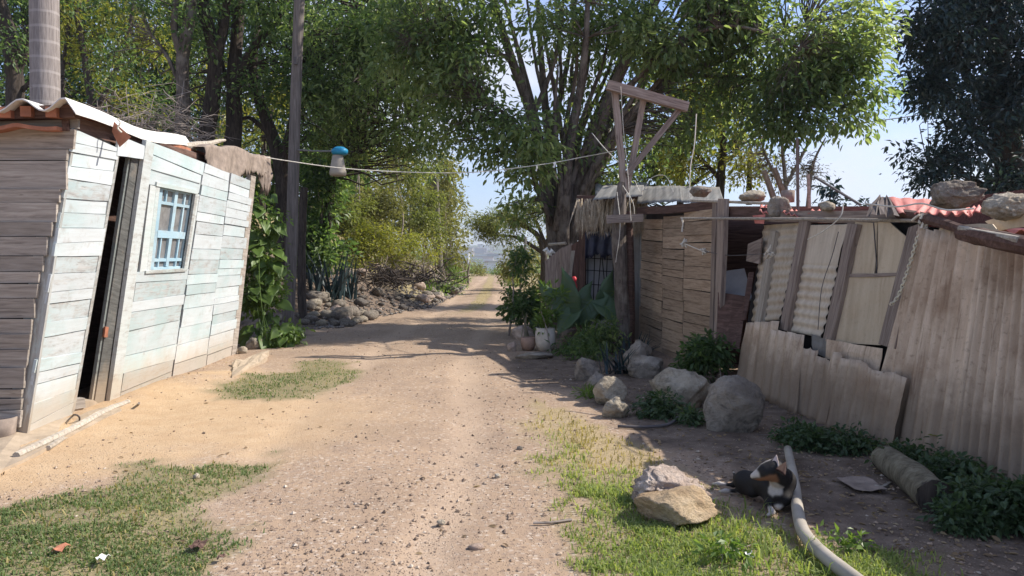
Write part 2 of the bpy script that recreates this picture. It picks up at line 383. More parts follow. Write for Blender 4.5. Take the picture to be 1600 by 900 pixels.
MAT = dict(
    gable=wood('weathered_grey_boards', (0.20, 0.17, 0.145), (0.37, 0.325, 0.28), (0.50, 0.455, 0.40), vary=0.28),
    teal=wood('worn_teal_paint', (0.26, 0.255, 0.245), (0.46, 0.46, 0.445), (0.62, 0.625, 0.61), (0.42, 0.53, 0.535), (0.55, 0.595, 0.61), 0.56, 0.14),
    tealpost=wood('faded_teal_trim', (0.25, 0.24, 0.22), (0.40, 0.395, 0.37), (0.52, 0.52, 0.50), (0.42, 0.53, 0.51), (0.53, 0.57, 0.56), 0.42, 0.15),
    blue=wood('sky_blue_window_paint', (0.30, 0.36, 0.40), (0.36, 0.43, 0.47), (0.42, 0.5, 0.54), (0.27, 0.46, 0.58), (0.40, 0.55, 0.62), 0.7, 0.12),
    doorw=wood('grey_green_door_wood', (0.06, 0.058, 0.055), (0.12, 0.122, 0.116), (0.19, 0.192, 0.18), (0.13, 0.18, 0.175), (0.18, 0.20, 0.19), 0.3, 0.2),
    dark=wood('dark_reddish_timber', (0.055, 0.03, 0.024), (0.12, 0.07, 0.055), (0.20, 0.125, 0.10), vary=0.25),
    tan=wood('tan_rough_boards', (0.20, 0.138, 0.09), (0.38, 0.28, 0.195), (0.50, 0.385, 0.28), vary=0.28),
    post=wood('grey_brown_post_wood', (0.14, 0.10, 0.085), (0.29, 0.23, 0.19), (0.42, 0.35, 0.30), vary=0.2),
    pale=wood('pale_dry_stick_wood', (0.22, 0.19, 0.155), (0.38, 0.335, 0.275), (0.50, 0.45, 0.385), vary=0.2),
    tin=tin('dusty_grey_tin', (0.42, 0.32, 0.23), (0.68, 0.545, 0.41), (0.24, 0.145, 0.085), 0.7),
    tinw=tin('tan_tin_with_rust', (0.45, 0.375, 0.285), (0.60, 0.52, 0.41), (0.30, 0.19, 0.11), 0.3),
    panel=tin('tan_flat_panel', (0.46, 0.37, 0.255), (0.58, 0.48, 0.345), (0.36, 0.24, 0.14), 0.35),
    shadetin=tin('shaded_brown_tin', (0.07, 0.052, 0.044), (0.13, 0.098, 0.08), (0.10, 0.055, 0.04), 0.5),  # dark tin: the shade on the sheet end is put into the colour
    tinred=tin('faded_red_tin', (0.52, 0.16, 0.13), (0.62, 0.24, 0.20), (0.36, 0.12, 0.09), 0.4),
    tingrey=tin('pale_grey_roof_tin', (0.16, 0.158, 0.15), (0.27, 0.265, 0.25), (0.17, 0.13, 0.10), 0.4),
    fibre=tin('white_fibre_cement', (0.66, 0.63, 0.59), (0.76, 0.74, 0.71), (0.46, 0.40, 0.34), 0.3, 0.9),
    clay=plain('rusty_clay_underside', (0.36, 0.15, 0.09), 0.9, 0.4, 5),
    concrete=plain('dusty_concrete', (0.37, 0.295, 0.215), 0.95, 0.2, 8),
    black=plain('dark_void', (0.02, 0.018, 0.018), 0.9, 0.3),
    glass=plain('dusty_window_pane', (0.20, 0.20, 0.20), 0.25, 0.3, 9),
    cloth=plain('dusty_brown_cloth', (0.25, 0.20, 0.165), 0.95, 0.35, 9),
    curtain=plain('grey_lace_curtain', (0.45, 0.42, 0.41), 0.95, 0.2, 14),
    rope=plain('pale_rope', (0.62, 0.58, 0.50), 0.9, 0.2, 40),
    chainm=plain('pale_worn_chain', (0.60, 0.55, 0.42), 0.7, 0.35, 30),
    wire=plain('thin_dark_wire', (0.10, 0.09, 0.09), 0.7, 0.2),
    bluep=plain('bright_blue_plastic', (0.02, 0.22, 0.38), 0.45, 0.2),
    palep=plain('pale_pinkish_plastic', (0.32, 0.285, 0.235), 0.6, 0.15),
    redp=plain('red_plastic', (0.65, 0.06, 0.07), 0.4, 0.2),
    white=plain('dull_white_enamel', (0.30, 0.30, 0.305), 0.5, 0.15, 4),
    litter=plain('white_litter', (0.75, 0.74, 0.70), 0.7, 0.1),
    tarp=plain('blue_black_tarp', (0.022, 0.026, 0.05), 0.4, 0.5, 8),
    pot=plain('dusty_white_pot', (0.55, 0.50, 0.44), 0.9, 0.2, 7),
    clpot=plain('brown_clay_pot', (0.30, 0.20, 0.15), 0.9, 0.25, 7),
    soil=plain('dark_soil', (0.08, 0.06, 0.045), 0.95, 0.4, 12),
    pipe=plain('dusty_beige_pipe', (0.34, 0.305, 0.255), 0.6, 0.25, 5, bmp=0.05),
    limestone=rockmat('pale_limestone', (0.32, 0.26, 0.19), (0.50, 0.43, 0.325), (0.64, 0.57, 0.46), amt=0.6),
    greyrock=rockmat('grey_pitted_rock', (0.19, 0.155, 0.125), (0.31, 0.265, 0.215), (0.45, 0.40, 0.335), amt=0.7),
    ochrerock=rockmat('ochre_rock', (0.38, 0.25, 0.14), (0.54, 0.40, 0.25), (0.64, 0.52, 0.36), amt=0.4),
    pinkrock=rockmat('pinkish_rock', (0.36, 0.25, 0.20), (0.52, 0.40, 0.32), (0.68, 0.56, 0.47), amt=0.55),
    hollowrock=rockmat('pitted_hollow_rock', (0.30, 0.22, 0.18), (0.55, 0.44, 0.36), (0.74, 0.64, 0.55), (0.045, 0.03, 0.03), amt=0.85),  # strong dark patches stand for the shade in its hollow
    bankrock=rockmat('shaded_bank_rock', (0.12, 0.10, 0.09), (0.21, 0.185, 0.165), (0.34, 0.31, 0.28), amt=0.6),  # rock darkened so that its colour holds the tree shade
    moss=barkmat('mossy_old_log', (0.09, 0.075, 0.05), (0.25, 0.22, 0.155), (8, 8, 3)),
    brick=plain('orange_brick', (0.45, 0.19, 0.10), 0.9, 0.3),
    bark=barkmat('grey_brown_bark', (0.045, 0.036, 0.03), (0.20, 0.165, 0.14), patch=(0.26, 0.23, 0.20)),
    barkd=barkmat('dark_bark', (0.025, 0.02, 0.017), (0.10, 0.08, 0.066)),
    barkp=barkmat('pale_pole_wood', (0.09, 0.078, 0.07), (0.23, 0.20, 0.18), (14, 14, 0.8)),
    palm=None,
    thatch=barkmat('dry_palm_thatch', (0.22, 0.16, 0.10), (0.60, 0.50, 0.37), (30, 30, 2)),
    twig=plain('dry_grey_twig', (0.26, 0.22, 0.19), 0.95, 0.4, 5),
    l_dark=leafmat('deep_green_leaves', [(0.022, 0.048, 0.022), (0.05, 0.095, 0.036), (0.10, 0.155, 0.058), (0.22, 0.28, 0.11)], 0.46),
    l_mid=leafmat('mid_green_leaves', [(0.038, 0.07, 0.032), (0.09, 0.14, 0.058), (0.17, 0.22, 0.095), (0.34, 0.385, 0.21)], 0.5, 0.34),
    l_yel=leafmat('yellow_green_leaves', [(0.07, 0.09, 0.02), (0.14, 0.16, 0.03), (0.22, 0.22, 0.045), (0.32, 0.30, 0.07)], 0.42),
    l_hedge=leafmat('sunny_hedge_leaves', [(0.045, 0.062, 0.02), (0.10, 0.125, 0.036), (0.18, 0.20, 0.055), (0.30, 0.295, 0.12)], 0.36, 0.6),
    l_olive=leafmat('dusty_olive_leaves', [(0.07, 0.075, 0.03), (0.13, 0.135, 0.05), (0.20, 0.20, 0.07), (0.27, 0.25, 0.11)], 0.3, 0.7),
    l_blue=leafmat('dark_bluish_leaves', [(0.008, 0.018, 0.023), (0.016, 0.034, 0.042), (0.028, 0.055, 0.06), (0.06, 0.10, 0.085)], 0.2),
    l_vine=leafmat('fresh_green_leaves', [(0.05, 0.10, 0.02), (0.09, 0.155, 0.03), (0.14, 0.21, 0.05), (0.21, 0.27, 0.09)], 0.35),
    l_ear=leafmat('elephant_ear_leaves', [(0.07, 0.125, 0.065), (0.09, 0.15, 0.08), (0.12, 0.19, 0.10)], 0.35, 0.4),
    l_grey=leafmat('grey_dry_leaves', [(0.16, 0.14, 0.11), (0.24, 0.22, 0.18), (0.33, 0.31, 0.26)], 0.3, 0.8),
    l_weed=leafmat('low_weed_leaves', [(0.02, 0.042, 0.02), (0.045, 0.08, 0.034), (0.09, 0.135, 0.06)], 0.28),
)

m_, N, L, b = newmat('ringed_palm_bark')
g_ = nz(N, L, mapv(N, L, (18, 18, 1.4)), 2.2, 8, 0.7, 0.4)
gp_ = N.new('ShaderNodeNewGeometry'); wv = N.new('ShaderNodeTexWave'); wv.bands_direction = 'Z'; wv.inputs['Scale'].default_value = 1.25; wv.inputs['Distortion'].default_value = 0.5; wv.inputs['Detail'].default_value = 3; wv.inputs['Detail Scale'].default_value = 3
L.new(gp_.outputs['Position'], wv.inputs['Vector'])
c_ = ramp(N, L, g_, [(0.34, (0.17, 0.145, 0.135)), (0.66, (0.34, 0.30, 0.28))])
c_ = mix(N, L, ramp(N, L, wv.outputs['Fac'], [(0.88, 0.0), (0.97, 0.45)]), c_, (0.43, 0.39, 0.37))
L.new(c_, b.inputs['Base Color']); b.inputs['Roughness'].default_value = .95; bump(N, L, b, g_, .6, .012); MAT['palm'] = m_

# ------------------------------------------------------------------ GROUND
def sdf_poly(x, y, poly):
    P = np.array(poly, float); d = np.full(x.shape, 1e9); ins = np.zeros(x.shape, bool)
    for i in range(len(P)):
        a, b = P[i], P[(i + 1) % len(P)]; e = b - a
        t = np.clip(((x - a[0]) * e[0] + (y - a[1]) * e[1]) / max(e.dot(e), 1e-9), 0, 1)
        d = np.minimum(d, np.hypot(x - a[0] - t * e[0], y - a[1] - t * e[1]))
        c = ((a[1] > y) != (b[1] > y)) & (x < (b[0] - a[0]) * (y - a[1]) / (b[1] - a[1] + 1e-12) + a[0])
        ins ^= c
    return np.where(ins, d, -d)
def gpoly(pp): return [tuple(G(*p))[:2] for p in pp]
P_GL = gpoly([(-60, 800), (60, 775), (150, 757), (230, 732), (330, 722), (405, 722), (408, 745), (370, 765), (335, 795), (318, 830), (290, 870), (270, 960), (-200, 960)])
P_GM = gpoly([(330, 602), (395, 588), (450, 583), (500, 562), (545, 565), (562, 577), (530, 598), (480, 617), (420, 626), (350, 622)])
P_GR = gpoly([(825, 618), (880, 640), (930, 660), (1000, 700), (1062, 730), (1100, 772), (1160, 796), (1200, 812), (1250, 822), (1330, 862), (1440, 878), (1580, 960), (945, 960), (905, 850), (885, 790), (862, 720), (838, 660)])
P_DRY = gpoly([(810, 600), (900, 620), (1000, 680), (1120, 715), (1165, 762), (1060, 740), (940, 730), (850, 690)])
P_SAND = gpoly([(-100, 720), (60, 660), (200, 625), (320, 590), (390, 585), (470, 615), (640, 640), (760, 650), (640, 672), (440, 715), (260, 735), (100, 768), (-100, 800)])
P_SOIL_SHADE = gpoly([(790, 560), (870, 545), (1000, 560), (1150, 600), (1400, 680), (1800, 850), (1800, 1000), (1420, 960), (1300, 830), (1200, 795), (1150, 745), (1090, 700), (1000, 690), (940, 640), (900, 610), (830, 600)])  # dark soil cut along the shed's shadow edge, shade put into the colour

def xl(y): return np.interp(y, [0, 8, 12.5, 16, 19, 23, 30, 50, 75], [-4.4, -4.2, -3.5, -3.7, -3.5, -2.5, -2.3, -2.6, -3.2])
def xr(y): return np.interp(y, [0, 5, 7.4, 12.5, 17, 23, 50, 75], [.6, .45, .3, .1, .1, .2, -.4, -.9])
def gh(x, y):
    x = np.asarray(x, float); y = np.asarray(y, float)
    far = sstep(30, 120, y)
    z = 0.04 * (fbm(x * 0.9, y * 0.9) - 0.5) * (1 - far) + 0.016 * (fbm(x * 5, y * 5, 3.0) - 0.5) * (1 - far)
    # shallow wheel ruts along the track
    rw = fbm(x * .6, y * .35, 12.) - .5; c = np.interp(y, [0, 4, 8, 12, 20, 40], [-1.15, -1.2, -1.35, -1.5, -1.35, -1.3]) - rw * .5
    z = z - 0.02 * (np.exp(-((x - c - .78) / .2) ** 2) + np.exp(-((x - c + .78) / .2) ** 2)) * (1 - far)
    e = xl(y) - x
    z = z + 1.25 * sstep(0, 3.0, e) * sstep(15.5, 19.5, y) * (1 - sstep(46, 62, y)) * (0.75 + 0.5 * fbm(x * .5, y * .5, 8))
    z = z + 5.0 * sstep(2.6, 14, e) * sstep(15, 26, y) * (1 - sstep(60, 140, y))
    z = z + 0.07 * np.exp(-((x - xl(y) - .1) / .5) ** 2) * (1 - sstep(9, 11, y))
    # cabin and shed stand on level ground
    z = z - 14 * sstep(72, 300, y) + np.clip(y - 800, 0, 2300) * 0.0283
    z = z + sstep(200, 500, y) * 9 * (fbm(x / 260, y / 260, 2.0) - 0.5) + sstep(1800, 2600, y) * 26 * (fbm(x / 420, y / 900, 5.0) - 0.35)
    return z
def gz(x, y): return float(gh(np.array([x]), np.array([y]))[0])

def masks(x, y):
    n1 = fbm(x * 2.2, y * 2.2, 1.0, 4) - 0.5; n2 = fbm(x * 7, y * 7, 4.0, 3) - 0.5
    def soft(poly, w, k=0.9): return sstep(-w, w, sdf_poly(x, y, poly) + n1 * k + n2 * 0.35)
    near = y < 40
    g = np.zeros_like(x); s = g.copy(); so = g.copy(); fa = sstep(60, 110, y)
    g = np.maximum.reduce([soft(P_GL, .30), soft(P_GM, .25, .7), soft(P_GR, .24, .7) * (0.55 + 0.45 * sstep(.05, -.15, n1))])
    dry = soft(P_DRY, .2)
    # verge and centre strip of the far track
    c = (xl(y) + xr(y)) / 2
    cs = sstep(.34, .12, np.abs(x - c + n1 * .4)) * sstep(19, 24, y)
    vg = np.maximum(sstep(-.1, .5, xl(y) - x + n1), sstep(.1, .7, x - xr(y) + n1)) * sstep(21, 27, y)
    g = np.maximum(g, np.maximum(cs, vg * .8)); dry = np.maximum(dry, np.maximum(cs, vg * .5))
    s = sstep(-.75, .55, sdf_poly(x, y, P_SAND) + n1 * 2.0 + n2 * .6) * (1 - g) * sstep(-.3, -2.6, x + n1 * 1.6) * .9
    so = sstep(-.25, .15, sdf_poly(x, y, P_SOIL_SHADE) + n1 * .4 + n2 * .3)
    so = np.maximum(so, sstep(.1, .8, xl(y) - x + n1) * sstep(13, 15, y) * (1 - sstep(40, 60, y)))  # bank soil darkened to carry the shade of the trees
    so = np.maximum(so, sstep(.2, .7, x - xr(y) - .2 + n1) * sstep(10, 12.5, y) * (1 - sstep(24, 32, y)))
    so = np.maximum(so, sstep(-4.4, -5.4, x) * sstep(12, 13, y) * (1 - fa) * .8)
    return g, s, so * (1 - g * .7), fa, dry

xs = np.concatenate([-np.geomspace(6.6, 2500, 46)[::-1], np.arange(-6.5, 5.01, 0.055), np.geomspace(5.1, 2500, 46)])
ys = np.concatenate([np.array([-40, -20, -10, -5, -2, 0, 1, 1.6]), 2.0 * 1.0135 ** np.arange(0, 572)])
gx, gy = np.meshgrid(xs, ys, indexing='ij')
gzv = gh(gx.ravel(), gy.ravel())
nX, nY = len(xs), len(ys)
ii, jj = np.meshgrid(np.arange(nX - 1), np.arange(nY - 1), indexing='ij'); ii = ii.ravel(); jj = jj.ravel()
gme = raw_mesh('ground', np.stack([gx.ravel(), gy.ravel(), gzv], 1), np.stack([ii * nY + jj, (ii + 1) * nY + jj, (ii + 1) * nY + jj + 1, ii * nY + jj + 1], 1), True)
gm, smk, sok, fak, dryk = masks(gx.ravel(), gy.ravel())
at1 = gme.attributes.new('masks', 'FLOAT_COLOR', 'POINT')
at1.data.foreach_set('color', np.stack([gm, smk, sok, fak], 1).astype(np.float32).ravel())
at2 = gme.attributes.new('dry', 'FLOAT', 'POINT'); at2.data.foreach_set('value', dryk.astype(np.float32))
rx, ry = gx.ravel(), gy.ravel(); rw = fbm(rx * .6, ry * .35, 12.) - .5; rc = np.interp(ry, [0, 4, 8, 12, 20, 40], [-1.15, -1.2, -1.35, -1.5, -1.35, -1.3])
rutk = np.maximum(np.exp(-((rx - rc - .78 + rw * .5) / .20) ** 2), np.exp(-((rx - rc + .78 + rw * .5) / .20) ** 2)) * (.5 + fbm(rx * 2, ry * 1.2, 15.))
at3 = gme.attributes.new('rut', 'FLOAT', 'POINT'); at3.data.foreach_set('value', np.clip(rutk, 0, 1).astype(np.float32))

m, N, L, b = newmat('dirt_track_ground')
A = N.new('ShaderNodeAttribute'); A.attribute_name = 'masks'
SC = N.new('ShaderNodeSeparateColor'); L.new(A.outputs['Color'], SC.inputs[0])
D = N.new('ShaderNodeAttribute'); D.attribute_name = 'dry'
v = mapv(N, L, (1, 1, 1), rnd=False)
n_big = nz(N, L, v, 0.7, 6, 0.6); n_mid = nz(N, L, v, 5, 7, 0.65); n_fin = nz(N, L, v, 42, 5, 0.7); n_vf = nz(N, L, v, 120, 3, 0.6)
dirt = ramp(N, L, n_big, [(0.35, (0.315, 0.228, 0.16)), (0.65, (0.42, 0.302, 0.207))])
dirt = mix(N, L, ramp(N, L, n_mid, [(0.42, 0.0), (0.72, 0.55)]), dirt, (0.255, 0.188, 0.145))
v2 = N.new('ShaderNodeTexVoronoi'); v2.inputs['Scale'].default_value = 29; L.new(v, v2.inputs['Vector'])
g2 = N.new('ShaderNodeSeparateColor'); L.new(v2.outputs['Color'], g2.inputs[0])
gz_ = ramp(N, L, n_big, [(0.36, 0.45), (0.58, 1.0)])
grv = ramp(N, L, g2.outputs[1], [(0.15, (0.17, 0.125, 0.10)), (0.45, (0.36, 0.285, 0.225)), (0.85, (0.54, 0.46, 0.38))])
dirt = mix(N, L, mix(N, L, 1.0, gz_, ramp(N, L, v2.outputs['Distance'], [(0.22, 0.85), (0.5, 0.0)]), 'MULTIPLY'), dirt, grv)
sandc = ramp(N, L, n_mid, [(0.3, (0.44, 0.30, 0.175)), (0.7, (0.53, 0.385, 0.24))])
RT = N.new('ShaderNodeAttribute'); RT.attribute_name = 'rut'
dirt = mix(N, L, ramp(N, L, RT.outputs['Fac'], [(.2, 0.0), (.9, .6)]), dirt, (0.46, 0.345, 0.25))
col = mix(N, L, SC.outputs[1], dirt, sandc)
shaded_soilc = ramp(N, L, n_mid, [(0.3, (0.085, 0.064, 0.05)), (0.52, (0.16, 0.122, 0.095)), (0.75, (0.27, 0.21, 0.16))])  # soil brown with the shade of shed and trees put in
col = mix(N, L, SC.outputs[2], col, shaded_soilc)
gr = ramp(N, L, n_fin, [(0.3, (0.13, 0.12, 0.055)), (0.7, (0.27, 0.235, 0.125))])
drg = ramp(N, L, n_fin, [(0.3, (0.25, 0.20, 0.10)), (0.7, (0.42, 0.34, 0.18))])
col = mix(N, L, ramp(N, L, SC.outputs[0], [(0.1, 0.0), (0.7, 0.8)]), col, mix(N, L, D.outputs['Fac'], gr, drg))
# grit: pale and dark specks
vo = N.new('ShaderNodeTexVoronoi'); vo.inputs['Scale'].default_value = 55; L.new(v, vo.inputs['Vector'])
spk = ramp(N, L, vo.outputs['Distance'], [(0.12, 1.0), (0.30, 0.0)])
sel = mix(N, L, 1.0, spk, ramp(N, L, n_mid, [(0.4, 0.15), (0.6, 0.75)]), 'MULTIPLY')
spc = N.new('ShaderNodeSeparateColor'); L.new(vo.outputs['Color'], spc.inputs[0])
col = mix(N, L, sel, col, ramp(N, L, spc.outputs[0], [(0.2, (0.15, 0.11, 0.085)), (0.55, (0.40, 0.31, 0.23)), (0.9, (0.62, 0.54, 0.44))]))
farc = ramp(N, L, nz(N, L, mapv(N, L, (0.02, 0.02, 0.02), rnd=False), 1.3, 8, 0.7), [(0.35, (0.05, 0.07, 0.035)), (0.6, (0.12, 0.13, 0.07)), (0.75, (0.26, 0.22, 0.16))])
col = mix(N, L, SC.outputs['Blue'] if False else A.outputs['Alpha'], col, farc)
L.new(col, b.inputs['Base Color']); b.inputs['Roughness'].default_value = 0.97; b.inputs['Specular IOR Level'].default_value = 0.1
hh = mix(N, L, 0.5, mix(N, L, 0.5, n_fin, n_mid), spk, 'ADD')
bump(N, L, b, hh, 0.7, 0.02)
MAT['ground'] = m
tag(link(gme, 'ground', m), kind='structure')

# pebbles and grit: nobody could count them
def scatter(n, x0, x1, y0, y1, dens):
    """more points near the camera"""
    u = RNG.random(n * 3); y = 1 / (1 / y0 + (1 / y1 - 1 / y0) * u); x = RNG.uniform(x0, x1, n * 3)
    keep = RNG.random(n * 3) < dens(x, y); return x[keep][:n], y[keep][:n]
def d_peb(x, y):
    g, s, so, f, d = masks(x, y)
    return np.minimum(1, (0.12 + 0.88 * sstep(.44, .62, fbm(x * 1.3, y * 1.3, 6.0))) * (1 + 2.2 * sstep(7, 8.5, y) * sstep(15, 12, y))) * (1 - s * .85) * (1 - g * .75)
px_, py_ = scatter(26000, -6, 4.5, 2.9, 22, d_peb)
octa = np.array([[1, 0, 0], [-1, 0, 0], [0, 1, 0], [0, -1, 0], [0, 0, 1], [0, 0, -1]], float)
otri = np.array([[0, 2, 4], [2, 1, 4], [1, 3, 4], [3, 0, 4], [2, 0, 5], [1, 2, 5], [3, 1, 5], [0, 3, 5]])
n = len(px_); sz = 0.0026 + 0.017 * RNG.random(n) ** 10 + 0.0045 * RNG.random(n) ** 2
V = octa[None] * RNG.uniform(0.6, 1.3, (n, 6, 1)) * np.stack([sz, sz * RNG.uniform(.6, 1.1, n), sz * .6], 1)[:, None]
an = RNG.uniform(0, 6.28, n); ca, sa = np.cos(an)[:, None], np.sin(an)[:, None]
V = np.stack([V[..., 0] * ca - V[..., 1] * sa, V[..., 0] * sa + V[..., 1] * ca, V[..., 2]], -1)
V = V + np.stack([px_, py_, gh(px_, py_) + sz * .25], 1)[:, None]
pm, N, L, b = newmat('grit_stones')
ge = N.new('ShaderNodeNewGeometry')
L.new(ramp(N, L, ge.outputs['Random Per Island'], [(0.0, (0.11, 0.08, 0.06)), (0.4, (0.25, 0.18, 0.13)), (0.85, (0.37, 0.28, 0.205)), (1.0, (0.55, 0.47, 0.38))]), b.inputs['Base Color'])
tag(link(raw_mesh('gravel', V.reshape(-1, 3), (otri[None] + 6 * np.arange(n)[:, None, None]).reshape(-1, 3)), 'gravel', pm), 'loose gravel and grit scattered over the dirt track', 'gravel', kind='stuff')

# grass
def blades(name, label, n, x0, x1, y0, y1, dens, hgt, mat, w=0.0045):
    bx, by = scatter(n, x0, x1, y0, y1, dens); n = len(bx)
    a = RNG.uniform(0, 6.28, n); l = RNG.uniform(*hgt, n) * (0.6 + 0.8 * fbm(bx * 3, by * 3, 2.2)); ln = RNG.uniform(0.15, 1.1, n)
    base = np.stack([bx, by, gh(bx, by) - .004], 1)
    sd = np.stack([np.cos(a), np.sin(a), np.zeros(n)], 1) * (w * RNG.uniform(.7, 1.6, n))[:, None]
    d2 = a + 1.57 + RNG.normal(0, .5, n)
    mid = base + np.stack([np.cos(d2) * ln * l * .35, np.sin(d2) * ln * l * .35, l * .6], 1)
    tip = base + np.stack([np.cos(d2) * ln * l, np.sin(d2) * ln * l, l * (1 - .35 * ln)], 1)
    V = np.stack([base - sd, base + sd, mid + sd * .7, tip, mid - sd * .7], 1).reshape(-1, 3)
    o = 5 * np.arange(n)[:, None]
    Q = np.array([[0, 1, 2, 4]]) + o; T = np.array([[4, 2, 3]]) + o
    return tag(link(raw_mesh(name, V, [Q, T]), name, mat), label, 'grass', kind='stuff')
gmat = leafmat('short_green_grass', [(0.09, 0.135, 0.04), (0.16, 0.215, 0.065), (0.27, 0.315, 0.11), (0.44, 0.43, 0.21)], 0.38, 0.7)
gmat2 = leafmat('trodden_green_grass', [(0.05, 0.09, 0.028), (0.09, 0.14, 0.045), (0.15, 0.195, 0.075), (0.28, 0.28, 0.14)], 0.3, 0.7)
dmat = leafmat('dry_yellow_grass', [(0.16, 0.15, 0.05), (0.26, 0.22, 0.09), (0.36, 0.30, 0.14), (0.48, 0.40, 0.22)], 0.3, 0.8)
def dl(x, y):
    g, s, so, f, d = masks(x, y); return sstep(.12, .95, g) ** 1.4 * (1 - d) * (.25 + .75 * sstep(.38, .6, fbm(x * 4, y * 4, 9.)))
def dd(x, y):
    g, s, so, f, d = masks(x, y); return sstep(.3, .8, g) * (.12 + d) * .7
blades('grass', 'short green grass patches on the left side of the dirt track', 36000, -4.6, -.9, 2.9, 12.5, dl, (.014, .038), gmat2, .004)
blades('grass', 'green grass along the right edge of the dirt track', 52000, .1, 2.8, 2.9, 7.6, dl, (.018, .06), gmat, .004)
blades('grass', 'sparse long grass blades around the lawn rocks and the bent pipe', 2600, .5, 2.6, 3.0, 6.0, lambda x, y: dl(x, y) * sstep(.45, .62, fbm(x * 2.2, y * 2.2, 21.)), (.08, .17), gmat, .004)
blades('grass', 'dry yellowing grass at the margins of the lawn and far track', 22000, -3.5, 2.4, 3.5, 60, dd, (.02, .06), dmat)

# ------------------------------------------------------------------ ROCKS
_ico = {}
def ico(k):
    if k not in _ico:
        bm = bmesh.new(); bmesh.ops.create_icosphere(bm, subdivisions=k, radius=1)
        bm.verts.ensure_lookup_table()
        _ico[k] = (np.array([v.co[:] for v in bm.verts]), np.array([[v.index for v in f.verts] for f in bm.faces])); bm.free()
    return _ico[k]
def rock_mesh(name, half, seed, k=3, rough=0.5, cuts=7, hollow=0):
    V, Fc = ico(k); rg = np.random.default_rng(seed); V = V.copy()
    for _ in range(cuts):                                        # chipped faces
        nrm = rg.normal(size=3); nrm /= np.linalg.norm(nrm); d = rg.uniform(.62, .92)
        ex = np.clip(V @ nrm - d, 0, None); V -= ex[:, None] * nrm * .85
    s = seed * 3.7
    nr = fbm(V[:, 0] * 1.6 + s, V[:, 1] * 1.6, V[:, 2] * 1.6, 3) - .5
    n2 = fbm(V[:, 0] * 4.5 + s, V[:, 1] * 4.5, V[:, 2] * 4.5 + 3, 4) - .5
    n3 = fbm(V[:, 0] * 13 + s, V[:, 1] * 13, V[:, 2] * 13 + 7, 2) - .5
    rd = -np.abs(fbm(V[:, 0] * 2.6 + s, V[:, 1] * 2.6 + 9, V[:, 2] * 2.6, 3) - .5)
    if hollow:
        for tn_, td_ in (((.1, -.52, .85), .42), ((.45, -.1, .88), .55)):
            tn_ = np.array(tn_) / np.linalg.norm(tn_); V = V - np.clip(V @ tn_ - td_, 0, None)[:, None] * tn_ * .9
        dn2 = nrm_(V); hc = sstep(.45, .8, dn2 @ np.array([-.15, -.97, -.02])) * sstep(.3, .55, .5 + nr + n2); V = V * (1 - hollow * hc)[:, None]
    V = V * (1 + rough * .6 * nr + rough * .6 * n2 + rough * .3 * n3 + rough * .55 * (rd + .08))[:, None] * np.array(half)
    return raw_mesh(name, V, Fc, True)
def nrm_(a): return a / np.maximum(np.linalg.norm(a, axis=-1, keepdims=True), 1e-9)
def rock(name, label, c, half, mat, seed, k=4, rough=0.5, rz=0.0, group=None, cat='rock', hollow=0):
    me = rock_mesh(name, half, seed, k, rough, 7, hollow)
    o = link(me, name, MAT[mat], None, Matrix.Translation(Vector(c)) @ Matrix.Rotation(rz, 4, 'Z'))
    return tag(o, label, cat, group)
def grock(label, px, pyb, wpx, hpx, mat, seed, k=4, name='rock', deep=0.9, group=None, rough=.5, hollow=0):
    """rock standing on the ground: base pixel, width and height in photo pixels"""
    g = G(px, pyb); s = g.y / F
    r = wpx * s / 2; hz = hpx * s / 2
    y = g.y + r * deep * .8
    k2 = y / g.y
    return rock(name, label, (g.x * k2, y, hz * .72), (r * k2, r * deep, hz * 1.22), mat, seed, k, rough, 0, group, 'rock', hollow)

grock('large rounded grey boulder beside the tin fence', 1146, 680, 98, 92, 'greyrock', 5, 5, 'boulder', rough=.24)
grock('broad sloping pale rock between the big boulder and the small lit rocks', 1064, 640, 98, 60, 'limestone', 12, 4)
grock('small cream rock standing upright in sunlight by the garden edge', 954, 634, 54, 44, 'limestone', 23, 4)
grock('small whitish rock lowest in the row by the garden edge', 962, 653, 44, 32, 'limestone', 31, 4)
grock('mottled rock behind the upright cream rock', 932, 612, 36, 30, 'greyrock', 44, 4)
grock('mossy grey rock with flat top at the head of the garden row', 914, 596, 46, 36, 'greyrock', 52, 4)
grock('flat shaded rock lying amid the dark garden leaves', 1012, 592, 62, 36, 'greyrock', 63, 4)
grock('upper dark rock half hidden under the garden plants', 998, 572, 46, 40, 'greyrock', 71, 4)
grock('hollow weathered rock with dark pitted face on the lawn', 1042, 800, 118, 64, 'hollowrock', 84, 5, rough=.7, hollow=.5)
grock('ochre flat rock in front of the pitted rock on the lawn', 1052, 826, 128, 58, 'ochrerock', 97, 5, rough=.34)
o = grock('small pinkish stone wedged left of the ochre lawn rock', 1000, 790, 30, 26, 'pinkrock', 103, 3)
grock('cream rock beside the concrete step at the cabin corner', 398, 546, 26, 18, 'limestone', 111, 4)
grock('little pale stone in front of the concrete step', 379, 553, 15, 12, 'limestone', 118, 3)
grock('brownish stone leaning over the brown flowerpot', 815, 531, 38, 22, 'pinkrock', 125, 4)
grock('small tan stone at the foot of the flowerpot heap', 800, 548, 16, 16, 'pinkrock', 131, 3)
grock('tan stone wedged between the brown and white flowerpots', 834, 526, 20, 22, 'pinkrock', 137, 3)
grock('flat grey stone in front of the white flowerpot', 836, 562, 60, 10, 'greyrock', 139, 3)
grock('small white stone on the left lawn', 307, 749, 11, 10, 'limestone', 142, 2, 'stone')
grock('dark stone lying alone on the track near the right grass', 812, 705, 11, 8, 'greyrock', 147, 2, 'stone')
grock('pale stone in the middle of the track', 778, 748, 12, 8, 'limestone', 151, 2, 'stone')
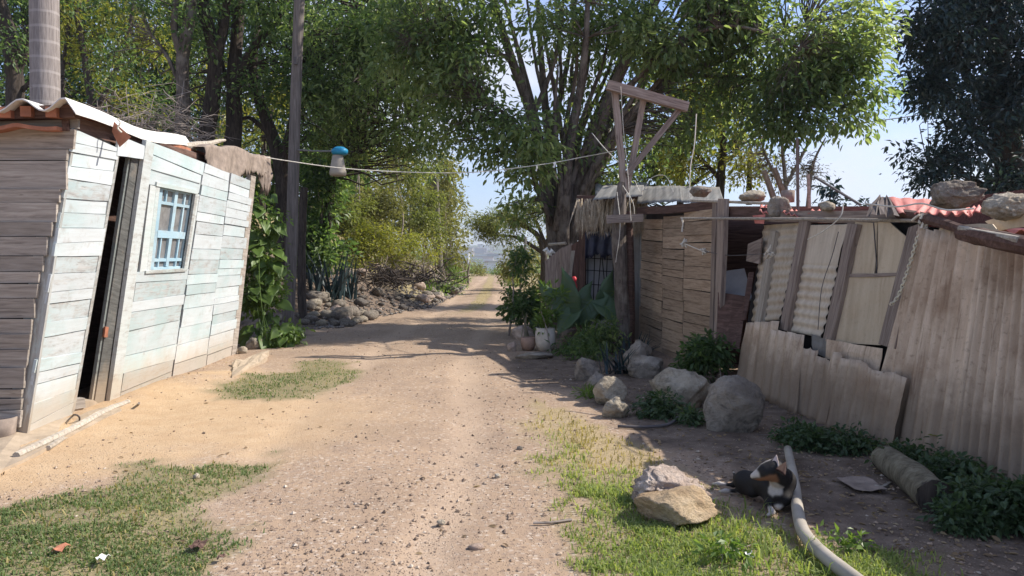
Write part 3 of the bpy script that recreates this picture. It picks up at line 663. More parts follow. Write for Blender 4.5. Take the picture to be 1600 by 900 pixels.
grock('whitest pebble on the near track', 689, 821, 15, 8, 'limestone', 158, 2, 'stone')
grock('flat pale stone at the near track with dark soil beside it', 744, 861, 26, 9, 'pinkrock', 163, 2, 'stone')
grock('whitish block at the far end of the rubble bank', 688, 466, 14, 11, 'limestone', 171, 3)
# pair of pinkish blocks at the near end of the rubble
grock('larger pinkish rock at the foot of the left rubble heap', 527, 504, 26, 28, 'pinkrock', 181, 3)
grock('smaller pinkish rock beside the larger pinkish one', 540, 505, 16, 16, 'pinkrock', 187, 3)
# heap by the pole and the long bank: individual rocks sharing a few meshes
protos = [rock_mesh('rock', (1, .9, .75), 200 + i, 2, .5) for i in range(6)]
rg = np.random.default_rng(5)
def heap(n, region, sizes, label, group, mats):
    for i in range(n):
        px, py, Y0 = region(rg)
        p = at(px, py, Y0) if Y0 else G(px, py)
        s = rg.uniform(*sizes) * (.55 + .9 * rg.random() ** 3)
        z = gz(p.x, p.y) if Y0 is None else max(p.z, gz(p.x, p.y))
        me = protos[i % 6]
        key = (i % 6, mats[i % len(mats)])
        if key not in heap.c:
            m2 = me.copy(); m2.materials.clear(); m2.materials.append(MAT[key[1]]); heap.c[key] = m2
        o = link(heap.c[key], 'rock', None, None, Matrix.Translation((p.x, p.y, z + s * .45)) @ Matrix.Rotation(rg.uniform(0, 6), 4, 'Z') @ Matrix.Diagonal((s, s * .9, s * .8, 1)))
        tag(o, label % {'greyrock': 'grey', 'limestone': 'pale cream', 'pinkrock': 'pinkish', 'bankrock': 'dark'}[key[1]], 'rock', group + ', ' + key[1].replace('rock', '').replace('limestone', 'pale'))
heap.c = {}
def reg_near(r):
    Y = r.uniform(16.5, 19.5); x = r.uniform(-4.9, -3.55) if r.random() < .8 else r.uniform(-5.3, -3.4)
    q = Vector((x, Y, gz(x, Y))); k = ray_pix(q); return k[0], k[1], Y
def ray_pix(p):
    d = p - CAM; c, s = math.cos(PITCH), math.sin(PITCH)
    zz = d.y * c - d.z * s; yy = d.y * s + d.z * c
    return CX + F * d.x / zz, CY - F * yy / zz
def reg_bank(r):
    Y = r.uniform(20, 38); x = float(xl(Y)) - .1 - abs(r.normal(0, 1.0)); q = Vector((x, Y, gz(x, Y))); k = ray_pix(q); return k[0], k[1], Y
heap(60, reg_near, (.12, .27), '%s rubble stone in the heap beside the leaning utility pole', 'stones heaped by the pole', ['greyrock', 'greyrock', 'limestone'])
heap(90, reg_bank, (.12, .27), '%s rubble stone in the long bank on the left of the track', 'stones of the long rubble bank', ['bankrock', 'greyrock', 'bankrock', 'pinkrock'])
# fine rubble crumbs of the bank
n = 2600
yb = RNG.uniform(16, 42, n); xb = xl(yb) - .0 - np.abs(RNG.normal(0, .9, n))
sz = .02 + .06 * RNG.random(n) ** 2
V = octa[None] * RNG.uniform(.6, 1.3, (n, 6, 1)) * sz[:, None, None] * np.array([1, .9, .7]) + np.stack([xb, yb, gh(xb, yb) + sz * .3], 1)[:, None]
tag(link(raw_mesh('rubble', V.reshape(-1, 3), (otri[None] + 6 * np.arange(n)[:, None, None]).reshape(-1, 3)), 'rubble', MAT['bankrock']), 'small broken rubble strewn over the left bank', 'rubble', kind='stuff')

# ------------------------------------------------------------------ LEFT CABIN (leans out over the track)
def npv(v): return np.array(list(v), float)
A0 = G(36, 690); B0 = G(368, 553); C0 = at(120, 188, A0.y)
LN = (B0 - A0).cross(C0 - A0).normalized()
if LN.x < 0: LN = -LN
cabin = thing('wooden_cabin', 'leaning board cabin with worn pale teal paint, blue window and white wavy roof', 'cabin', tuple((A0 + B0) / 2))
UD = (B0 - A0).normalized()
def lw(p, off=0.0): return onp(p[0], p[1], A0, LN, off)
def pl(p, q, t): return (p[0] + (q[0] - p[0]) * t, p[1] + (q[1] - p[1]) * t)
def wall_piece(name, quad, mat, th=.022, off=0.0, parent=None, nu=3, jit=.0015, label=None):
    """quad TL,TR,BR,BL in photo pixels on the cabin wall plane"""
    tl, tr, br, bl = [lw(p, off) for p in quad]
    mb = MB().slab([bl, br, tr, tl], LN, th, nu, 1, jit)
    d = (br - bl).normalized()
    o = mb.build(name, MAT[mat], parent or cabin, frame=(d, LN))
    if label: o['label'] = label
    return o
def bay(TL, TR, BR, BL, jl, jr, mat, gap=.9):
    """jl / jr: joint heights in pixels down the left and right edge"""
    for k in range(len(jl) - 1):
        def on(a, b_, y): return pl(a, b_, (y - a[1]) / (b_[1] - a[1]))
        g = gap * .5; o = RNG.uniform(-.006, .008)
        e = RNG.uniform(-1.2, 1.2, 2)
        tl = on(TL, BL, jl[k] + g); bl = on(TL, BL, jl[k + 1] - g); tr = on(TR, BR, jr[k] + g); br = on(TR, BR, jr[k + 1] - g)
        wall_piece('plank', [(tl[0] + e[0], tl[1]), (tr[0] + e[1], tr[1]), (br[0] + e[1], br[1]), (bl[0] + e[0], bl[1])], mat, off=o)
# bay left of the door
bay((117, 198), (187, 232), (112, 652), (39, 684), [201, 222, 238, 260, 279, 310, 332, 356, 380, 401, 428, 457, 475, 504, 528, 562, 583, 602, 633, 667, 684],
    [232, 238, 250, 268, 290, 315, 335, 357, 377, 400, 425, 450, 467, 495, 515, 550, 567, 583, 607, 628, 651], 'teal')
# header board over the door, posts either side
wall_piece('plank', [(186, 212), (226, 228), (225, 249), (183, 243)], 'teal', off=.012)
wall_piece('door_post', [(229, 219), (242, 224), (186, 629), (170, 635)], 'tealpost', th=.04, off=.016)
wall_piece('door_post', [(183, 240), (187, 241), (117, 641), (112, 645)], 'tealpost', th=.018, off=.006)
# bay with the window
TLb, TRb, BRb, BLb = (240, 222), (319, 254), (268, 590), (186, 630)
def lerpq(y_l, y_r): return
bay(TLb, TRb, BRb, BLb, [223, 241, 264, 288], [254, 274, 287, 302], 'teal')
bay(TLb, TRb, BRb, BLb, [425, 442, 472, 488, 517, 557, 584, 613, 631], [420, 437, 460, 476, 500, 537, 562, 580, 592], 'teal')
wall_piece('plank', [(235, 289), (245, 291), (230, 424), (219, 425)], 'tealpost', off=.003)
wall_piece('plank', [(307, 303), (312, 304), (294, 420), (288, 420)], 'tealpost', off=.003)
# two narrow bays at the far end
def auto(TL, TR, BR, BL, nn):
    f = np.cumsum(np.r_[0, RNG.uniform(.6, 1.35, nn)]); f /= f[-1]
    bay(TL, TR, BR, BL, list(TL[1] + (BL[1] - TL[1]) * f), list(TR[1] + (BR[1] - TR[1]) * f), 'teal', .8)
auto((321, 255), (360, 270), (321, 572), (270, 590), 16)
auto((361, 270), (396, 284), (363, 555), (322, 572), 20)
wall_piece('sill_board', [(186, 632), (362, 556), (362, 562), (186, 640)], 'tan', th=.05, off=.012)
wall_piece('corner_post', [(393, 274), (400, 276), (369, 556), (362, 557)], 'gable', th=.07, off=.004)
# black sheet behind the boards: inside shade as its colour, closes the joints
def inner(quad, name='shade_backing'):
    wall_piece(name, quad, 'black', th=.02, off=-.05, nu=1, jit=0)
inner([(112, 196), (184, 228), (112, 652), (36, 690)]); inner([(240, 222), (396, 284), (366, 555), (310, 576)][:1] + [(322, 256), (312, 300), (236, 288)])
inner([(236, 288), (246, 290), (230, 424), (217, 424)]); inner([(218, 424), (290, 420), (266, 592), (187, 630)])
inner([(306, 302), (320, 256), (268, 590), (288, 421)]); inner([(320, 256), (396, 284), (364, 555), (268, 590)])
# door: ajar leaf with a pale edge board
door = wall_piece('door', [(206, 247), (227, 250), (169, 634), (147, 635)], 'doorw', th=.035, off=-.03)
wall_piece('edge_board', [(201, 246), (206, 247), (147, 635), (142, 634)], 'doorw', th=.03, off=-.045, parent=door)
wall_piece('latch', [(165, 511), (170, 511), (168, 527), (163, 527)], 'clay', th=.02, off=-.015, parent=door, nu=1, jit=0)
wall_piece('threshold', [(118, 628), (147, 625), (168, 640), (112, 650)], 'concrete', th=.16, off=-.02, nu=1)
wall_piece('door_block', [(118, 624), (133, 622), (134, 637), (115, 640)], 'gable', th=.05, off=-.0, nu=1)
inner_q = [(170, 236), (240, 236), (196, 640), (96, 652)]
wall_piece('light_stop', inner_q, 'dark', th=.03, off=-.75, nu=1)  # added dark panel, keeps light out of the door gap
# window
WQ = [(246, 291), (307, 303), (289, 420), (231, 423)]
def wq(u, v): return pl(pl(WQ[0], WQ[1], u), pl(WQ[3], WQ[2], u), v)
def rect(u0, u1, v0, v1): return [wq(u0, v0), wq(u1, v0), wq(u1, v1), wq(u0, v1)]
win = wall_piece('window', rect(-.02, .07, 0, 1), 'tealpost', th=.09, off=.004, nu=1)
win['label'] = 'pale blue barred window'
for (u0, u1, v0, v1, mname, off) in [(.87, .90, 0, 1, 'blue', -.035), (.98, 1.04, -.03, 1.03, 'tealpost', .012), (-.02, 1.04, -.05, 0, 'tealpost', .014), (-.04, 1.06, 1.0, 1.035, 'tealpost', .02),
                                     (.07, .15, 0, 1, 'blue', -.03), (.47, .545, 0, .96, 'blue', -.028), (.15, .87, .52, .605, 'blue', -.026), (.15, .87, .165, .20, 'blue', -.031), (.15, .87, .86, .895, 'blue', -.031),
                                     (.15, .87, 0, .03, 'blue', -.032), (.15, .87, .965, 1, 'blue', -.032), (.25, .28, 0, .165, 'blue', -.033), (.72, .75, 0, .52, 'blue', -.033), (.25, .28, .605, .96, 'blue', -.033), (.72, .75, .605, .96, 'blue', -.033)]:
    wall_piece('window_bar' if off < 0 else 'window_frame', rect(u0, u1, v0, v1), mname, th=.03, off=off, parent=win, nu=1, jit=0)
for (u0, u1, v0, v1) in [(.15, .47, .03, .52), (.545, .87, .03, .52), (.15, .47, .605, .965), (.545, .87, .605, .965)]:
    wall_piece('pane', rect(u0, u1, v0, v1), 'glass', th=.004, off=-.055, parent=win, nu=1, jit=0)
wall_piece('curtain', rect(.2, .87, .2, .96), 'curtain', th=.004, off=-.12, parent=win, nu=4, jit=.004)
wall_piece('window_reveal', rect(.9, .98, 0, 1), 'doorw', th=.02, off=-.07, parent=win, nu=1, jit=0)

# gable end: overlapping grey boards with a ragged stepped right edge
GY = A0.y - .03
rows = [(172, 201, 121), (201, 233, 114), (233, 251, 104), (251, 295, 103), (295, 316, 92), (316, 347, 87), (347, 370, 80), (370, 400, 72), (400, 425, 66), (425, 443, 60), (443, 466, 57), (466, 498, 53),
        (498, 522, 49), (522, 546, 45), (546, 575, 41), (575, 608, 37), (608, 623, 33), (623, 641, 32), (641, 668, 30)]
for (y0, y1, xr_) in rows:
    d = RNG.uniform(-.006, .006)
    a = [at(-520, y1 - .5, GY + d), at(xr_, y1 - .5 + RNG.uniform(-1, 1), GY + d), at(xr_ + RNG.uniform(0, 2.5), y0 + .5, GY + d - .012), at(-520, y0 + .5, GY + d - .012)]
    MB().slab(a, (0, -1, .02), .03, 5, 1, .002).build('plank', MAT['gable'], cabin, frame=((1, 0, 0), (0, -1, 0)))
cb_ = [at(6, 692, GY + .032), at(40, 692, GY + .032), at(118, 196, GY + .032), at(84, 196, GY + .032)]
MB().slab(cb_, (0, -1, 0), .03, 1, 6, .001).build('corner_board', MAT['tealpost'], cabin, frame=((0.15, 0, 1), (0, -1, 0)))
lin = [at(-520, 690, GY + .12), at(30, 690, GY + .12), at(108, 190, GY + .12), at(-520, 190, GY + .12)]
MB().slab(lin, (0, -1, 0), .02).build('shade_backing', MAT['black'], cabin)
# hidden walls and floor so that the inside is dark
base_l = Vector((-7.6, A0.y + .1, 0)); far_l = Vector((-8.0, B0.y, 0)); up = Vector((.35, 0, 2.95))
MB().slab([base_l, far_l, far_l + up, base_l + up], (1, 0, 0), .04).build('back_wall', MAT['gable'], cabin)
fe = lw((396, 284)); fb = lw((366, 555))
MB().slab([fb, far_l, far_l + up, fe], (0, 1, 0), .04).build('end_wall', MAT['gable'], cabin)
MB().slab([Vector((-7.6, A0.y, .01)), A0 + Vector((-.1, 0, .01)), B0 + Vector((-.1, 0, .01)), Vector((-8, B0.y, .01))], (0, 0, 1), .05).build('floor_slab', MAT['concrete'], cabin)
# roof: wavy sheets whose ridges run away from the camera
E1 = at(118, 172, A0.y - .28); E2 = at(300, 226, 9.35)
ns, nl = 110, 10
s = np.linspace(0, 4.6, ns); lam, amp = .345, .095
prof = np.where(s < .09, -.02 + 1.45 * s, amp * (1 - np.cos(2 * math.pi * (s + .0825) / lam)) / 2 + .015)
ts = np.linspace(0, 1, nl)
P = np.zeros((ns, nl, 3))
for j, t in enumerate(ts):
    e = E1.lerp(E2, t); sag = -.05 * math.sin(math.pi * t) + .015 * math.sin(9 * t)
    P[:, j, 0] = e.x - s; P[:, j, 1] = e.y + (.02 * np.sin(s * 5)); P[:, j, 2] = e.z + prof + sag - .035 * s
for k in range(4):                                               # four sheets side by side, lapped
    i0, i1 = int(k * ns / 4), min(ns, int((k + 1) * ns / 4) + 3)
    MB().grid(P[i0:i1] + np.array([0, -.05 * (k % 2), .012 * (k % 2)]), (0, 0, 1), .011).build('roof_sheet', MAT['fibre'], cabin, smooth=False)
# rusty tiles and rafters under the sheets
P2 = P[5:, :, :].copy(); P2[..., 2] = P2[..., 2] - prof[5:, None] - .06 - .04 * np.abs(np.sin(s[5:, None] * 6)); P2[:, 0, 1] += .08
MB().grid(P2, (0, 0, 1), .03).build('roof_underlay', MAT['clay'], cabin)
def beam(name, p, q, w, h, mat, parent, n=4, wob=.004):
    p = npv(p); q = npv(q); d = (q - p) / np.linalg.norm(q - p)
    sd = np.cross(d, [0, 0, 1.0]); sd /= max(np.linalg.norm(sd), 1e-6); u = np.cross(sd, d)
    t = np.linspace(0, 1, n + 1)[:, None]; c = p + (q - p) * t + RNG.normal(0, wob, (n + 1, 3))
    g = np.stack([c - sd * w / 2 + u * h / 2, c + sd * w / 2 + u * h / 2], 1)
    return MB().grid(g, u, h).build(name, MAT[mat], parent, frame=(Vector(d), Vector(sd)))
beam('eave_board', at(100, 192, A0.y - .06), at(322, 252, 9.7), .05, .13, 'dark', cabin)
beam('eave_board', at(122, 196, A0.y - .02) - LN * .1, at(385, 278, 11.6) - LN * .1, .06, .10, 'dark', cabin)
beam('roof_beam', at(-560, 188, A0.y - .10), at(120, 176, A0.y - .10), .08, .10, 'dark', cabin)
for k, px in enumerate((8, 40, 78)):
    p = at(px, 174, A0.y - .2); beam('rafter', p, p + Vector((-.5, 4.4, .22)), .08, .08, 'clay', cabin)
q = [at(178, 190, 6.55), at(205, 214, 6.55), at(187, 230, 6.55), at(175, 205, 6.55)]
MB().slab(q, (.6, -1, 0), .015).build('loose_flap', MAT['clay'], cabin)
MB().tube(curve([at(184, 186, 6.5), at(188, 192, 6.48), at(184, 200, 6.48), at(190, 207, 6.5)], 9), .008, 5).build('rag_strip', MAT['rope'], cabin)
# far roof section: low dark sheet under the tarp
q = [at(290, 232, 9.0), at(402, 272, 11.9), at(402, 272, 11.9) + Vector((-3, 0, .2)), at(290, 232, 9.0) + Vector((-3, 0, .2))]
MB().slab(q, (0, 0, 1), .04, 3, 3, .01).build('roof_sheet', MAT['tingrey'], cabin)

# ragged brown cloth hung over the far eave
def rag(name, label, top, drop, mat, nu=70, nv=12, ragged=.5, out=None, cat='cloth'):
    top = np.array([list(p) for p in top], float); o = npv(out if out is not None else (LN.x, LN.y, 0))
    u = np.linspace(0, 1, nu); tp = np.stack([np.interp(u, np.linspace(0, 1, len(top)), top[:, k]) for k in range(3)], 1)
    dl_ = np.interp(u, np.linspace(0, 1, len(drop)), drop) * (1 + ragged * (RNG.random(nu) - .5))
    P = np.zeros((nu, nv, 3))
    for j in range(nv):
        t = j / (nv - 1); P[:, j] = tp; P[:, j, 2] -= dl_ * max(0, t - .25) / .75
        P[:, j] += o * (np.minimum(t, .25) * .5 + .035 * np.sin(u * 23 + t * 3) * t)[:, None]
        P[:, j, 2] += .03 * np.sin(u * 17) * (1 - t)
    return tag(MB().grid(P, tuple(o), .006).build(name, MAT[mat], None, smooth=True), label, cat)
rag('torn_cloth', 'ragged brown cloth draped over the far eave of the cabin', [at(303, 229, 9.25), at(345, 226, 10.2), at(385, 240, 11.3), at(405, 250, 12.0)], [.10, .42, .62, .34, .25, .3, .2], 'cloth')
rag('torn_cloth', 'crumpled grey cloth bundled at the far corner of the cabin roof', [at(392, 243, 11.9), at(412, 247, 12.3)], [.35, .55, .4], 'cloth', 30, 9, .8)
tag(MB().tube(curve([at(262, 229, 8.9), at(300, 228, 9.3), at(330, 223, 9.8), at(351, 219, 10.2)], 10), [.05, .045, .035, .02], 8, True, .12).build('stick', MAT['pale'], None), 'bare grey stick lying along the cabin eave above the torn cloth', 'stick')
tag(MB().tube(curve([at(372, 262, 11.5), at(396, 264, 12), at(409, 252, 12.3)], 8), .025, 6, True, .1).build('stick', MAT['pale'], None), 'short stick poking out under the torn cloth', 'stick')
# thin logs along the sill and concrete step
tag(MB().tube(curve([G(25, 712, .05), G(110, 672, .07), G(165, 642, .06), G(200, 628, .06)], 12), [.028, .032, .025], 7, True, .05).build('thin_log', MAT['pale'], None), 'thin bare log on the ground along the cabin doorstep', 'log')
tag(MB().tube(curve([G(75, 700, .04), G(125, 668, .04), G(150, 645, .05)], 8), [.02, .025, .02], 7, True, .05).build('thin_log', MAT['pale'], None), 'shorter thin log beside the doorstep log', 'log')
tag(MB().tube(curve([G(112, 650, .02), G(118, 648, .13), G(124, 652, .10), G(124, 662, .02)], 10), .008, 5).build('wire_loop', MAT['wire'], None), 'rusty wire loop standing by the cabin door', 'wire')
mb = MB().slab([G(366, 588, .05), G(419, 556, .07), G(418, 546, .09), G(362, 566, .07)], (0, 0, 1), .14, 7, 4, .018)
tag(mb.build('concrete_step', MAT['concrete'], None), 'crumbling concrete slab at the far corner of the cabin', 'step')
mb = MB().slab([G(-20, 745, .04), G(190, 640, .05), G(190, 628, .07), G(-20, 690, .07)], (0, 0, 1), .10, 10, 2, .01)
tag(mb.build('earth_sill', MAT['concrete'], None), 'low dusty concrete plinth under the cabin door', 'plinth')
tag(MB().lathe([(.02, 0), (.10, 0), (.13, .22), (.115, .22), (.09, .05), (.0, .04)], G(0, 694)).build('bucket', MAT['cloth'], None, smooth=True), 'dented grey bucket at the near corner of the cabin', 'bucket')
tag(MB().tube([G(216, 633, 0), G(217, 630, .09)], .012, 6).build('peg', MAT['gable'], None), 'short wooden peg in the sand beside the cabin sill', 'peg')

# ------------------------------------------------------------------ RIGHT SHED OF BOARDS AND TIN
Pf = G(1150, 602); Qf = G(1600, 786); g0 = G(1362, 690); Tf = at(1428, 345, g0.y)
FN = (Qf - Pf).cross(Tf - Pf).normalized()
if FN.x > 0: FN = -FN
shed = thing('tin_shed', 'patched shed with board wall, dark doorway and leaning dusty tin sheets', 'shed', (3.2, 8.0, 0))
def fp(p, off=0.0): return onp(p[0], p[1], Pf, FN, off)
def fpiece(name, quad, mat, th=.02, off=0.0, nu=3, nv=1, jit=.0015, parent=None, along='u'):
    tl, tr, br, bl = [fp(p, off) for p in quad]
    mb = MB().slab([bl, br, tr, tl], FN, th, nu, nv, jit)
    d = (br - bl) if along == 'u' else (tl - bl)
    return mb.build(name, MAT[mat], parent or shed, frame=(d.normalized(), FN))
def corr(quad, waves, amp, mat, off=0.0, dirn='v', top=0.0, bot=0.0, name='tin_sheet', plane=None, parent=None, flat_to=0.0, rows=10):
    """corrugated sheet; dirn 'v': ridges run up the sheet, 'u': ridges run across"""
    f = plane or fp; nrm = FN if plane is None else plane.n
    tl, tr, br, bl = [npv(f(p, off)) for p in quad]
    if dirn == 'v': nu, nv = int(waves * 8) + 1, rows
    else: nu, nv = rows, int(waves * 8) + 1
    u = np.linspace(0, 1, nu); v = np.linspace(0, 1, nv)
    jt = (np.interp(u, np.linspace(0, 1, 14), RNG.random(14)) + .6 * np.round(2 * np.interp(u, np.linspace(0, 1, 7), RNG.random(7)))) * top; jb = np.interp(u, np.linspace(0, 1, 14), RNG.random(14)) * bot
    U = u[:, None] * np.ones(nv); Vv = jb[:, None] + (1 - jt - jb)[:, None] * v[None, :]
    U3, V3 = U[..., None], Vv[..., None]
    P = bl * (1 - U3) * (1 - V3) + br * U3 * (1 - V3) + tr * U3 * V3 + tl * (1 - U3) * V3
    ph = (U if dirn == 'v' else Vv) * waves * 2 * math.pi
    w = 1.35 * amp * np.sin(ph) * (1 if dirn == 'v' else (Vv < 1 - flat_to))
    w = w + .022 * (fbm(U * 3 + RNG.random() * 50, Vv * 3, 1.0) - .5) * 2
    P = P + npv(nrm) * w[..., None]
    d = Vector(br - bl); 
    return MB().grid(P, npv(nrm), .004).build(name, MAT[mat], parent or shed, frame=(d.normalized(), nrm), smooth=True)

# upper row: sheets and flat panels between leaning battens
corr([(1193, 352), (1250, 348), (1219, 500), (1176, 503)], 11, .007, 'tinw', -.03, 'u')
corr([(1256, 352), (1324, 350), (1283, 528), (1226, 516)], 12, .007, 'tinw', -.03, 'u', flat_to=.36)
fpiece('flat_panel', [(1336, 347), (1371, 347), (1366, 428), (1320, 431)], 'panel', .01, -.03, 4, 4, .003, along='u')
tri = [fp(p, -.028) for p in [(1371, 430), (1402, 428), (1418, 372), (1388, 346), (1372, 346)]]
mbt = MB(); V5 = np.array([list(p) for p in tri]); nn = npv(FN)
mbt.add(np.concatenate([V5, V5 - nn * .01]), [[0, 1, 6, 5], [1, 2, 7, 6], [2, 3, 8, 7], [3, 4, 9, 8], [4, 0, 5, 9], [0, 1, 2, 3], [8, 7, 6, 5]], [[0, 3, 4], [5, 9, 8]])
mbt.build('flat_panel', MAT['panel'], shed, frame=((fp((1402, 428)) - fp((1371, 430))).normalized(), FN))
fpiece('flat_panel', [(1318, 433), (1401, 430), (1374, 540), (1293, 536)], 'panel', .01, -.024, 5, 5, .004)
fpiece('rail', [(1320, 428), (1401, 426), (1400, 431), (1318, 434)], 'post', .03, -.012, 4, along='u')
for q in ([(1204, 360), (1212, 362), (1187, 507), (1178, 505)], [(1249, 345), (1261, 345), (1229, 516), (1218, 513)], [(1324, 350), (1339, 350), (1298, 535), (1285, 532)]):
    fpiece('batten', q, 'pale' if q[0][0] < 1210 else 'post', .05, .02, 1, 5, .003, along='v')
fpiece('wide_board', [(1419, 356), (1436, 350), (1398, 545), (1372, 537)], 'post', .03, .012, 1, 5, .002, along='v')
# lower row leaning in front
LO = .07
corr([(1166, 503), (1218, 500), (1200, 628), (1148, 604)], 4, .012, 'tin', LO, 'v', .01, 0)
corr([(1205, 512), (1257, 520), (1245, 650), (1188, 622)], 4, .013, 'tin', LO + .03, 'v', .02, 0)
corr([(1257, 540), (1279, 545), (1262, 660), (1240, 648)], 2, .012, 'tin', LO + .012, 'v', .02, 0)
corr([(1276, 552), (1306, 566), (1290, 672), (1259, 656)], 2, .012, 'tin', LO + .02, 'v', .03, 0)
corr([(1303, 543), (1418, 584), (1393, 704), (1274, 668)], 7, .015, 'tin', LO + .04, 'v', .05, 0)
# big sheets at the right
corr([(1436, 350), (1548, 364), (1502, 752), (1350, 690)], 8, .017, 'tin', .02, 'v', .012, 0, rows=16)
corr([(1541, 362), (1650, 378), (1632, 812), (1492, 752)], 8, .017, 'tin', .045, 'v', .012, 0, rows=16)
corr([(1644, 376), (1800, 398), (1790, 880), (1622, 812)], 8, .017, 'tin', .02, 'v', .012, 0, rows=16)
# black sheets behind everything, the inside shade given as their colour
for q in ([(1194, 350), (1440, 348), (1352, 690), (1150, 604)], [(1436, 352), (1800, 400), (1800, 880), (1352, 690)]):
    fpiece('shade_backing', q, 'black', .02, -.12, 1, 1, 0)
fpiece('sheet_scrap', [(1268, 522), (1300, 534), (1303, 566), (1270, 548)], 'tingrey', .004, .015, 3, 3, .004)
fpiece('sheet_scrap', [(1292, 530), (1380, 545), (1372, 590), (1290, 560)], 'tin', .004, .03, 4, 3, .004)

# board wall further along, nearly upright
Pw = G(1000, 537); Qw = G(1122, 590); Tw = at(1127, 318, Qw.y)
BN = (Qw - Pw).cross(Tw - Pw).normalized()
if BN.x > 0: BN = -BN
def bp(p, off=0.0): return onp(p[0], p[1], Pw, BN, off)
def bpiece(name, quad, mat, th=.02, off=0.0, nu=3, nv=1, jit=.0015, along='u', parent=None):
    tl, tr, br, bl = [bp(p, off) for p in quad]
    d = (br - bl) if along == 'u' else (tl - bl)
    return MB().slab([bl, br, tr, tl], BN, th, nu, nv, jit).build(name, MAT[mat], parent or shed, frame=(d.normalized(), BN))
def bbay(TL, TR, BR, BL, n, mat='tan'):
    f = np.cumsum(np.r_[0, RNG.uniform(.65, 1.3, n)]); f /= f[-1]
    for k in range(n):
        a, c = f[k], f[k + 1]; o = RNG.uniform(-.008, .008); e = RNG.uniform(-1.2, 1.2, 2); tl_ = RNG.uniform(-.005, .005)
        tl, bl, tr, br = pl(TL, BL, a), pl(TL, BL, c), pl(TR, BR, a + tl_ * (0 < k)), pl(TR, BR, c + tl_ * (k < n - 1))
        g = .5
        bpiece('plank', [(tl[0] + e[0], tl[1] + g), (tr[0] + e[1], tr[1] + g), (br[0] + e[1], br[1] - g), (bl[0] + e[0], bl[1] - g)], mat, .022, o)
bbay((1003, 342), (1035, 342), (1033, 556), (998, 538), 13)
bbay((1036, 338), (1068, 336), (1066, 570), (1034, 556), 14)
bbay((1069, 332), (1114, 326), (1110, 588), (1067, 570), 14)
bpiece('shade_backing', [(1000, 335), (1118, 322), (1114, 592), (996, 540)], 'black', .02, -.04, 1, 1, 0)
bpiece('door_post', [(1122, 310), (1132, 310), (1123, 535), (1113, 590)], 'post', .06, .05, 1, 6, .003, 'v')
bpiece('door_post', [(1113, 316), (1119, 316), (1112, 575), (1107, 572)], 'post', .05, .03, 1, 6, .002, 'v')
for px in (1004, 985): bpiece('upright_board', [(px - 18, 352), (px - 2, 350), (px - 4, 535), (px - 20, 528)], 'tingrey' if px == 1004 else 'gable', .02, .0, 1, 4, .003, 'v')

# doorway: dim room with a back wall, leaning boards, white enamel sheet
bk = thing_back = None
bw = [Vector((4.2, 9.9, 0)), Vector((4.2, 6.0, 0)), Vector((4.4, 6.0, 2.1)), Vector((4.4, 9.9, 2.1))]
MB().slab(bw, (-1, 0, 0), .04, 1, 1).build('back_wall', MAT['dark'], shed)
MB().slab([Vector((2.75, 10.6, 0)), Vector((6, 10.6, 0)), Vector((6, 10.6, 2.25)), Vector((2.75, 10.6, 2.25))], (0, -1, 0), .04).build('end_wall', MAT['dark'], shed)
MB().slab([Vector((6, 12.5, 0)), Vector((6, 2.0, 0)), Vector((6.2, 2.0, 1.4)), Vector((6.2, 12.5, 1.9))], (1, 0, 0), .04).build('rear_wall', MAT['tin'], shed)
def bfree(name, quad, Ys, mat, th=.03, parent=None):
    p = [at(q[0], q[1], y) for q, y in zip(quad, Ys)]
    n = (p[1] - p[0]).cross(p[3] - p[0]).normalized()
    if n.y > 0: n = -n
    return MB().slab([p[3], p[2], p[1], p[0]], n, th, 2, 2, .002).build(name, MAT[mat], parent, frame=((p[1] - p[0]).normalized(), n))
tag(bfree('enamel_panel', [(1128, 424), (1163, 419), (1176, 468), (1124, 462)], (9.6, 9.5, 9.3, 9.4), 'white'), 'dull white enamel panel leaning inside the dark shed doorway', 'panel')
tag(bfree('board', [(1122, 456), (1168, 463), (1155, 545), (1118, 545)], (9.3, 9.2, 8.9, 9.1), 'dark', .02), 'dark brown board standing low in the shed doorway', 'board')
tag(bfree('hanging_board', [(1168, 382), (1190, 372), (1186, 412), (1166, 408)], (9.0, 8.7, 8.7, 9.0), 'post', .02), 'brown board hanging high inside the shed doorway', 'board')
tag(bfree('board', [(1170, 425), (1178, 425), (1166, 500), (1158, 500)], (8.9, 8.9, 8.6, 8.6), 'dark', .02), 'narrow dark board tilted in the shed doorway beside the white panel', 'board')

# roof timbers and sheets
beam('lintel', at(1133, 333, 9.35), at(1206, 336, 8.55), .08, .16, 'dark', shed)
beam('roof_beam', at(1200, 338, 8.6), at(1442, 340, 6.35), .09, .12, 'post', shed, 8)
beam('roof_beam', at(1000, 330, 12.6), at(1125, 322, 9.7), .10, .12, 'dark', shed, 5)
MB().tube(curve([at(1405, 334, 6.5), at(1450, 342, 5.9), at(1500, 357, 5.4), at(1530, 364, 5.2)], 10), [.045, .045, .035, .022], 8, True, .06).build('roof_pole', MAT['dark'], shed)
MB().tube(curve([at(1502, 364, 5.15), at(1560, 375, 4.8), at(1680, 398, 4.3)], 8), [.055, .06, .065], 9, True, .05).build('roof_pole', MAT['dark'], shed)
MB().tube(curve([at(1500, 357, 5.12), at(1545, 366, 4.85), at(1592, 374, 4.6)], 8), .022, 7, True, .05).build('roof_pole', MAT['pale'], shed)
fpiece('eave_scrap', [(1470, 352), (1552, 350), (1560, 362), (1466, 360)], 'panel', .01, .03, 4, 1, .004)
fpiece('eave_scrap', [(1540, 345), (1600, 334), (1640, 348), (1556, 362)], 'panel', .01, -.05, 4, 1, .004)
